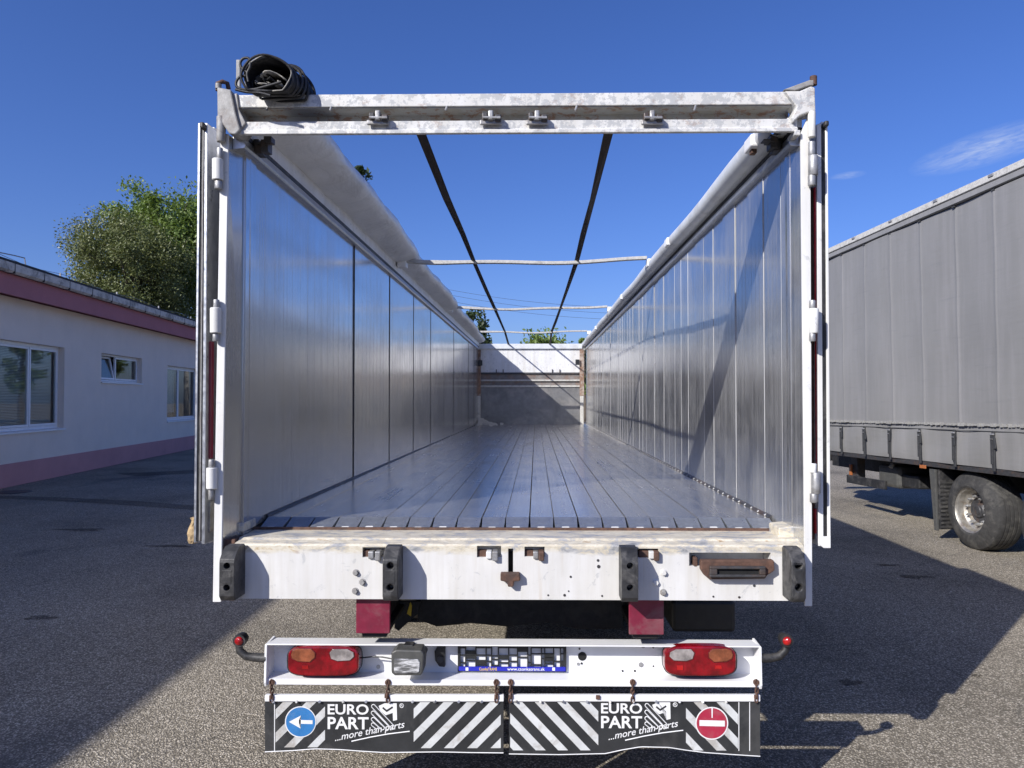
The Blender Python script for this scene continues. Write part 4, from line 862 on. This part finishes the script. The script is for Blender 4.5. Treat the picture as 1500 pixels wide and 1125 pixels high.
def nwheel(yc, wname='wheel'):
    prof = [(.275, -.0), (.30, -.012), (.36, -.008), (.42, .012), (rad-.012, .045), (rad, .075)]
    for g_ in (.11, .16, .21, .26): prof += [(rad, g_), (rad-.014, g_+.003), (rad-.014, g_+.012), (rad, g_+.015)]
    prof += [(rad, .32), (rad-.012, .35), (.40, .39), (.275, .40)]
    w = MB().lathe(prof, (.05, yc, rad), (1, 0, 0), 56).build(wname, 'tyre', N, smooth=25)
    tag(w, None)
    MB().lathe([(.278, .0), (.29, .004), (.283, .015), (.255, .03), (.245, .10), (.215, .13), (.17, .13), (.15, .125)], (.05, yc, rad), (1, 0, 0), 48).build('rim', 'rim', w, smooth=30)
    MB().lathe([(.0, .095), (.05, .095), (.06, .105), (.085, .11), (.10, .135), (.15, .127)], (.05, yc, rad), (1, 0, 0), 28).build('hub', 'steel_dark', w, smooth=30)
    for k in range(10):
        a = 2*math.pi*k/10+.2; c = Vector((.05, yc+.17*math.cos(a), rad+.17*math.sin(a)))
        MB().cyl(c+Vector((.13, 0, 0)), c+Vector((.085, 0, 0)), .019, 6).cyl(c+Vector((.088, 0, 0)), c+Vector((.065, 0, 0)), .011, 8).build('lug_nut', 'galv', w, .002)
wy0 = 0.2
for k in range(3): nwheel(wy0-1.25*k)
mfy = NP_(1378, 725).y
mfl = MB().box(.03, rad+.26, .16, .42, rad+.30, zc0-.1).build('mud_guard', 'rubber', N, .006)
for k in range(12): MB().box(.04, rad+.25, .18+k*.052, .41, rad+.26, .205+k*.052).build('guard_rib', 'tyre', mfl, .003)
MB().prism([(.0, rad+.28, .14), (.0, rad+.34, .14), (.0, rad+.42, zc0-.1), (.0, rad+.30, zc0-.1)], (.03, 0, 0)).build('guard_bracket', 'lamp_grey', N, .004)
def at_px(x0, y0, x1, y1, lx): 
    a, b = NP_(x0, (y0+y1)/2, lx), NP_(x1, (y0+y1)/2, lx); c, d = NP_((x0+x1)/2, y0, lx), NP_((x0+x1)/2, y1, lx); return min(a.y, b.y), max(a.y, b.y), d.z, c.z
y0_, y1_, z0_, z1_ = at_px(1291, 682, 1316, 714, .25); tk = MB().box(.25, y0_, z0_, .75, y0_+.55, z1_).build('water_tank', 'lamp_grey', N, .05)
MB().cyl((.24, (y0_*.6+y1_*.4), z1_-.03), (.28, (y0_*.6+y1_*.4), z1_+.02), .035, 10).build('tank_cap', 'web_light', tk, .003)
y0_, y1_, z0_, z1_ = at_px(1312, 696, 1346, 714, .3); MB().box(.3, y0_, z0_, .9, y1_, z1_).build('battery_box', 'rubber', N, .02)
y0_, y1_, z0_, z1_ = at_px(1240, 700, 1296, 712, .12); MB().box(.12, y0_, z0_, .16, y1_, z1_).build('side_guard', 'rubber', N, .006)
y0_, y1_, z0_, z1_ = at_px(1238, 678, 1256, 698, .4); MB().box(.4, y0_, z0_, .54, y0_+.2, zc0-.1).build('landing_leg', 'steel_dark', N, .01)
y0_, y1_, z0_, z1_ = at_px(1348, 681, 1357, 686, .0); MB().box(-.012, y0_, z0_, .0, y1_, z1_).build('side_reflector', 'orange', N, .003)
y0_, y1_, z0_, z1_ = at_px(1243, 680, 1248, 698, .38); MB().box(.36, y0_, z0_, .39, y0_+.06, z1_).build('warning_tape', 'orange', N, .003)
for k in range(6): MB().box(.8, .9+k*.9, zc0-.30, 1.7, .98+k*.9, zc0-.1).build('cross_member', 'black_frame', N)
MB().cyl((.4, 0, rad), (2.1, 0, rad), .07, 10).cyl((.4, -1.25, rad), (2.1, -1.25, rad), .07, 10).build('axle', 'black_frame', N)

# ------------------------------------------------------------------ the low pink and white building
ZG = Vector((0, 0, 0)); zn = Vector((0, 0, 1))
b0 = PL(0, 716, ZG, zn); b1 = PL(285, 657, ZG, zn)
bd = (b1-b0).normalized(); bang = math.atan2(bd.y, bd.x)-math.pi/2
bo_ = b0 - bd*6.0
B = tag(empty('office_building', (bo_.x, bo_.y, 0), (0, 0, bang)), 'low white plastered building with pink fascia, pink plinth and white framed windows', 'building')
BM = Matrix.Translation(B.location) @ Euler((0, 0, bang)).to_matrix().to_4x4(); BI = BM.inverted()
def BP(px, py, x=0.0): return BI @ PL(px, py, BM @ Vector((x, 0, 0)), BM.to_3x3() @ Vector((1, 0, 0)))
# local frame: +x towards the yard, +y along the wall
OV = .38
zf0, zf1, zg1 = BP(60, 443, OV).z, BP(60, 414, OV).z, BP(60, 399, OV).z
zp = BP(60, 672, .0).z; zsof = zf0
op = []
for (xa_, ya_, xb_, yb_) in ((-34, 503, 94, 630), (148.5, 521, 208, 560), (245, 538, 291, 615)):
    lo, hi = BP(xa_, (ya_+yb_)/2), BP(xb_, (ya_+yb_)/2); xm = (max(xa_, 5)+xb_)/2 if xa_ < 0 else (xa_+xb_)/2
    op.append((lo.y, hi.y, BP(xm, yb_).z - .0, BP(xm, ya_).z))
LB = 34.0; DP = .20
ycuts = sorted([0, LB]+[q for o in op for q in o[:2]]); zcuts = sorted([zp, zsof+.05]+[q for o in op for q in o[2:]])
mb = MB()
for i in range(len(ycuts)-1):
    for j in range(len(zcuts)-1):
        ym, zm = (ycuts[i]+ycuts[i+1])/2, (zcuts[j]+zcuts[j+1])/2
        if any(o[0] < ym < o[1] and o[2] < zm < o[3] for o in op): continue
        mb.add([(0, ycuts[i], zcuts[j]), (0, ycuts[i+1], zcuts[j]), (0, ycuts[i+1], zcuts[j+1]), (0, ycuts[i], zcuts[j+1])], [(0, 1, 2, 3)])
for (u0, u1, w0, w1) in op:
    mb.add([(0, u0, w0), (0, u1, w0), (0, u1, w1), (0, u0, w1), (-DP, u0, w0), (-DP, u1, w0), (-DP, u1, w1), (-DP, u0, w1)], [(0, 1, 5, 4), (1, 2, 6, 5), (2, 3, 7, 6), (3, 0, 4, 7)])
mb.add([(0, 0, zp), (-9, 0, zp), (-9, LB, zp), (0, LB, zp), (0, 0, zf1), (-9, 0, zf1), (-9, LB, zf1), (0, LB, zf1)], [(0, 1, 5, 4), (1, 2, 6, 5), (2, 3, 7, 6)])
wall = mb.build('wall', 'plaster', B)
MB().box(-9.02, -.02, 0, .02, LB+.02, zp).build('plinth', 'plinth', B, .01)
MB().prism([(OV, -.3, zf0), (OV, -.3, zf1), (-.2, -.3, zf1), (-.2, -.3, zf0+.08), (.05, -.3, zf0+.08)], (0, LB+.6, 0)).build('fascia', 'pink', B, .01)
MB().prism([(OV+.02, -.3, zf1+.002), (-9.3, -.3, zf1+.002), (-4.5, -.3, zf1+.45), (OV+.02, -.3, zg1-.04)], (0, LB+.6, 0)).build('roof', 'roofing', B)
gp = [(OV+.02+.02, zg1-.02), (OV+.035, zf1+.04), (OV+.06, zf1+.005), (OV+.11, zf1+.0), (OV+.145, zf1+.035), (OV+.15, zg1-.045), (OV+.165, zg1-.045), (OV+.16, zf1+.03), (OV+.115, zf1-.014), (OV+.055, zf1-.01), (OV+.022, zf1+.035), (OV+.022, zg1-.02)]
gut = MB().prism([(x, -.3, q) for x, q in gp], (0, LB+.6, 0)).build('gutter', 'gutter', B)
MB().box(OV-.2, -.3, zg1-.03, OV+.06, LB+.3, zg1+.04).build('eaves_strip', 'roofing', B)
for k in range(30): MB().box(OV+.018, 1+k*1.1, zf1-.02, OV+.169, 1.018+k*1.1, zg1-.04).build('gutter_bracket', 'steel_dark', gut)
def window(u0, u1, w0, w1, splits, tilt=None, blind=None, fw=.07):
    wd = MB(); x0, x1 = -DP, -DP+.06
    wd.box(x0, u0, w0, x1, u1, w0+fw).box(x0, u0, w1-fw, x1, u1, w1).box(x0, u0, w0+fw, x1, u0+fw, w1-fw).box(x0, u1-fw, w0+fw, x1, u1, w1-fw)
    w = wd.build('window', 'pvc', B, .006)
    xs_ = [u0+fw]+[u0+(u1-u0)*q for q in splits]+[u1-fw]
    for i in range(len(xs_)-1):
        a, b = xs_[i]+(.0 if i == 0 else .01), xs_[i+1]-(.0 if i == len(xs_)-2 else .01); sw = .055
        sx = MB().box(0, a, w0+fw+.004, .05, b, w0+fw+sw).box(0, a, w1-fw-sw, .05, b, w1-fw-.004).box(0, a, w0+fw+sw, .05, a+sw, w1-fw-sw).box(0, b-sw, w0+fw+sw, .05, b, w1-fw-sw)
        s = sx.build('sash', 'pvc', w, .005); s.location.x = x1-.035
        p = MB().box(.02, a+sw, w0+fw+sw, .028, b-sw, w1-fw-sw).build('pane', 'pane', w); p.location.x = x1-.035
        if tilt == i:
            for q in (s, p):
                piv = Vector((x1-.035, 0, w0+fw)); rm = Matrix.Translation(piv) @ Matrix.Rotation(R(-11), 4, 'Y') @ Matrix.Translation(-piv) @ Matrix.Translation((x1-.035, 0, 0)); q.matrix_basis = rm
    MB().prism([(-DP+.05, u0-.0, w0+.012), (.05, u0-.04, w0-.012), (.05, u0-.04, w0-.05), (-DP+.05, u0, w0-.03)], (0, u1-u0+.04, 0)).build('sill', 'pvc', w, .004)
    if blind:                                   # slatted blind drawn behind part of the window
        b0_, b1_ = u0+(u1-u0)*blind[0]+.02, u0+(u1-u0)*blind[1]-.02; z_ = w1-.10
        while z_ > w0+.10+(w1-w0)*(1-blind[2]): MB().prism([(-DP-.055, b0_, z_), (-DP-.025, b0_, z_-.022), (-DP-.023, b0_, z_-.021), (-DP-.053, b0_, z_+.001)], (0, b1_-b0_, 0)).build('blind_slat', 'blind_white', w); z_ -= .034
    MB().box(-DP-.9, u0-.3, w0-.3, -DP-.85, u1+.3, w1+.3).build('room_back', 'blind', w)
    return w
window(*op[0], (.62,), blind=(.04, .97, 1.0)); window(*op[1], (.42,), 0, blind=(.45, .95, .35), fw=.05); window(*op[2], (.43,), blind=(.05, .42, .9), fw=.06)
# lightning conductor and wire along the eaves
lr = MB().tube([(OV-.1, 3.0, zg1+.0), (OV-.1, 3.0, zg1+.32)], .008, 6).tube([(OV-.1, LB*.0-.2, zg1+.14)]+[(OV-.1, y, zg1+.12+.04*math.sin(y*1.7)) for y in np.arange(.5, LB, .8)], .006, 5).build('lightning_conductor', 'galv', B)
for k in range(11): MB().box(OV-.115, 1.7+k*3, zg1-.02, OV-.085, 1.73+k*3, zg1+.16).build('conductor_clip', 'galv', lr)
MB().tube([BP(-20, 366, OV-.1), BP(20, 374, OV-.1), BP(36, 378, OV-.1), BP(38, 391, OV-.1)], .012, 6).build('vent_pipe', 'galv', B)
# dark patches in front of the building
def gp_(px, py): q = PL(px, py, ZG, zn); return (q.x, q.y)
dc = gp_(20, 721); dm = empty('drain_cover', (dc[0], dc[1], 0)); tag(dm, 'round iron drain cover in the asphalt by the pink plinth', 'drain cover')
MB().lathe([(0, .012), (.30, .012), (.31, .0)], (0, 0, 0), (0, 0, 1), 28).build('cover_plate', 'steel_dark', dm)
flat_patch('asphalt_patch', [gp_(-60, 728), gp_(90, 734), gp_(200, 741), gp_(300, 748), gp_(300, 742), gp_(200, 734), gp_(90, 729), gp_(-60, 724)], 'patch')
flat_patch('asphalt_patch', [gp_(170, 694), gp_(300, 688), gp_(300, 693), gp_(200, 698)], 'patch')

def blot(px, py, rx, ry, seed):                  # dark oil blots soaked into the yard
    rg = random.Random(seed); c = gp_(px, py); pts = []; ph = [rg.uniform(0, 6.28) for _ in range(4)]
    for k in range(40):
        a = 2*math.pi*k/40; r = 1+.22*math.sin(3*a+ph[0])+.15*math.sin(5*a+ph[1])+.10*math.sin(9*a+ph[2])+.07*math.sin(14*a+ph[3]); pts.append((c[0]+rx*r*math.cos(a), c[1]+ry*r*math.sin(a)))
    flat_patch('oil_stain', pts, 'stain', .004)
for q in ((1130, 838, .20, .05, 1), (1165, 846, .10, .05, 2), (1340, 845, .16, .06, 3), (1300, 828, .12, .04, 4), (250, 800, .25, .06, 5), (120, 776, .3, .09, 6), (60, 905, .12, .05, 7), (1245, 1000, .07, .04, 8), (1430, 990, .03, .02, 9)): blot(*q)
# ------------------------------------------------------------------ unseen hall, added left of the view to shade the yard
HX = -2.35-1.12*6.2
H = tag(empty('added_shade_hall', (HX, -8, 0)), 'added tall pale hall, out of view, shading the yard from the left', 'building')
MB().box(-14, -18, 0, 0, 16.9, 6.0).build('wall', 'plaster', H); MB().box(-14.1, -18.1, 6.0, .05, 17.0, 6.2).build('roof', 'roofing', H)  # wall and roof of the added hall
for k in range(6):
    w = MB().box(.0, -15+k*5, 2.5, .05, -12.5+k*5, 4.2).build('window', 'pvc', H, .01); MB().box(.05, -14.9+k*5, 2.6, .055, -12.6+k*5, 4.1).build('pane', 'pane', w)  # windows of the added hall

# ------------------------------------------------------------------ trees
def tree(name, label, px, py_top, d, crown, mat, nclump, nleaf, leaf, group=None, seed=1, trunk_r=.16, lean=0):
    rng = np.random.RandomState(seed); base = CAM + ray(px, 580)*d; base.z = 0; top = (CAM + ray(px, py_top)*d).z
    rx, rz = crown; cz = top-rz
    t = tag(empty(name, base), label, 'tree', group or 'trees around the yard')
    tr = MB(); tr.tube([(0, 0, 0), (.05, 0, cz*.5), (lean*.5, .1, cz), (lean, .0, cz+rz*.6)], [trunk_r, trunk_r*.8, trunk_r*.5, .03], 8)
    cl = []
    while len(cl) < nclump:
        v = rng.uniform(-1, 1, 3); q = np.linalg.norm(v)
        if q > 1 or q < .35: continue
        v *= (.75+.35*rng.rand()); cl.append((v[0]*rx+lean*max(0, v[2]), v[1]*rx, cz+v[2]*rz))
    cl = np.array(cl)
    for k in range(0, nclump, 3):
        c = cl[k]; h = cz-rz*.5+rng.rand()*rz*.7; tr.tube([(lean*.3, .05, h), (c[0]*.5, c[1]*.5, (h+c[2])/2+.15), tuple(c)], [trunk_r*.32, trunk_r*.2, .012], 5)
    tr.build('trunk', 'bark', t, smooth=60)
    idx = rng.randint(0, nclump, nleaf); sz = rng.uniform(.4, 1.5, nclump)*rx*.21
    pos = cl[idx] + np.clip(rng.normal(0, .8, (nleaf, 3)), -1.25, 1.25)*sz[idx][:, None]*np.array([1, 1, .75])
    a = rng.normal(0, 1, (nleaf, 3)); a /= np.linalg.norm(a, axis=1)[:, None]; b = np.cross(a, rng.normal(0, 1, (nleaf, 3))); b /= np.linalg.norm(b, axis=1)[:, None]
    ls = leaf*rng.uniform(.6, 1.4, nleaf)[:, None]
    v = np.stack([pos-a*ls, pos+b*ls*.45+a*ls*.1, pos+a*ls, pos-b*ls*.45+a*ls*.1], 1).reshape(-1, 3)
    me = bpy.data.meshes.new('crown'); me.from_pydata(v.tolist(), [], np.arange(nleaf*4).reshape(-1, 4).tolist()); link('crown', me, mat, t); return t
tree('broadleaf_tree', 'bright green leafy tree rising behind the low building roof', 252, 270, 40, (3.5, 3.8), 'leaf_green', 140, 52000, .095, seed=3, trunk_r=.22)
tree('broadleaf_tree', 'dull olive feathery tree leaning left behind the low building roof', 196, 306, 36, (2.9, 3.4), 'leaf_dull', 150, 60000, .062, seed=8, lean=-.9)
tree('broadleaf_tree', 'slim tree whose tip peeks over the rolled tarpaulin', 522, 248, 24, (.7, 2.2), 'leaf_dark', 22, 1600, .10, seed=5, trunk_r=.08)
tree('broadleaf_tree', 'dark green tree showing above the left end of the far front wall', 694, 452, 48, (1.5, 3.0), 'leaf_dark', 40, 5000, .14, seed=6)
tree('broadleaf_tree', 'wide low green tree showing above the middle of the far front wall', 792, 482, 60, (2.6, 3.0), 'leaf_green', 50, 7000, .16, seed=9)
tree('broadleaf_tree', 'small green tree showing at the right end of the far front wall', 857, 482, 58, (1.3, 2.6), 'leaf_green', 30, 3500, .15, seed=12)
# overhead wires far beyond
pl = empty('power_line', (CAM + ray(640, 580)*45)*1.0); pl.location.z = 0; tag(pl, 'three thin overhead wires crossing the sky beyond the far end of the box', 'power line')
pole = []
for (xa_, ya_, xb_, yb_) in ((560, 405, 960, 452), (560, 412, 960, 461), (560, 421, 960, 470)):
    a, b = CAM + ray(xa_, ya_)*45 - pl.location, CAM + ray(xb_, yb_)*47 - pl.location
    MB().tube([a.lerp(b, t/16) + Vector((0, 0, -.5*math.sin(math.pi*t/16))) for t in range(17)], .009, 5).build('wire', 'wire', pl); pole += [(a, b)]
for k in (0, 1): q = pole[0][k]; MB().tube([(q.x, q.y, 0), (q.x, q.y, q.z+.4)], [.16, .11], 10).box(q.x-.05, q.y-.6, q.z-.1, q.x+.05, q.y+.6, q.z).build('pole', 'concrete', pl, smooth=50)
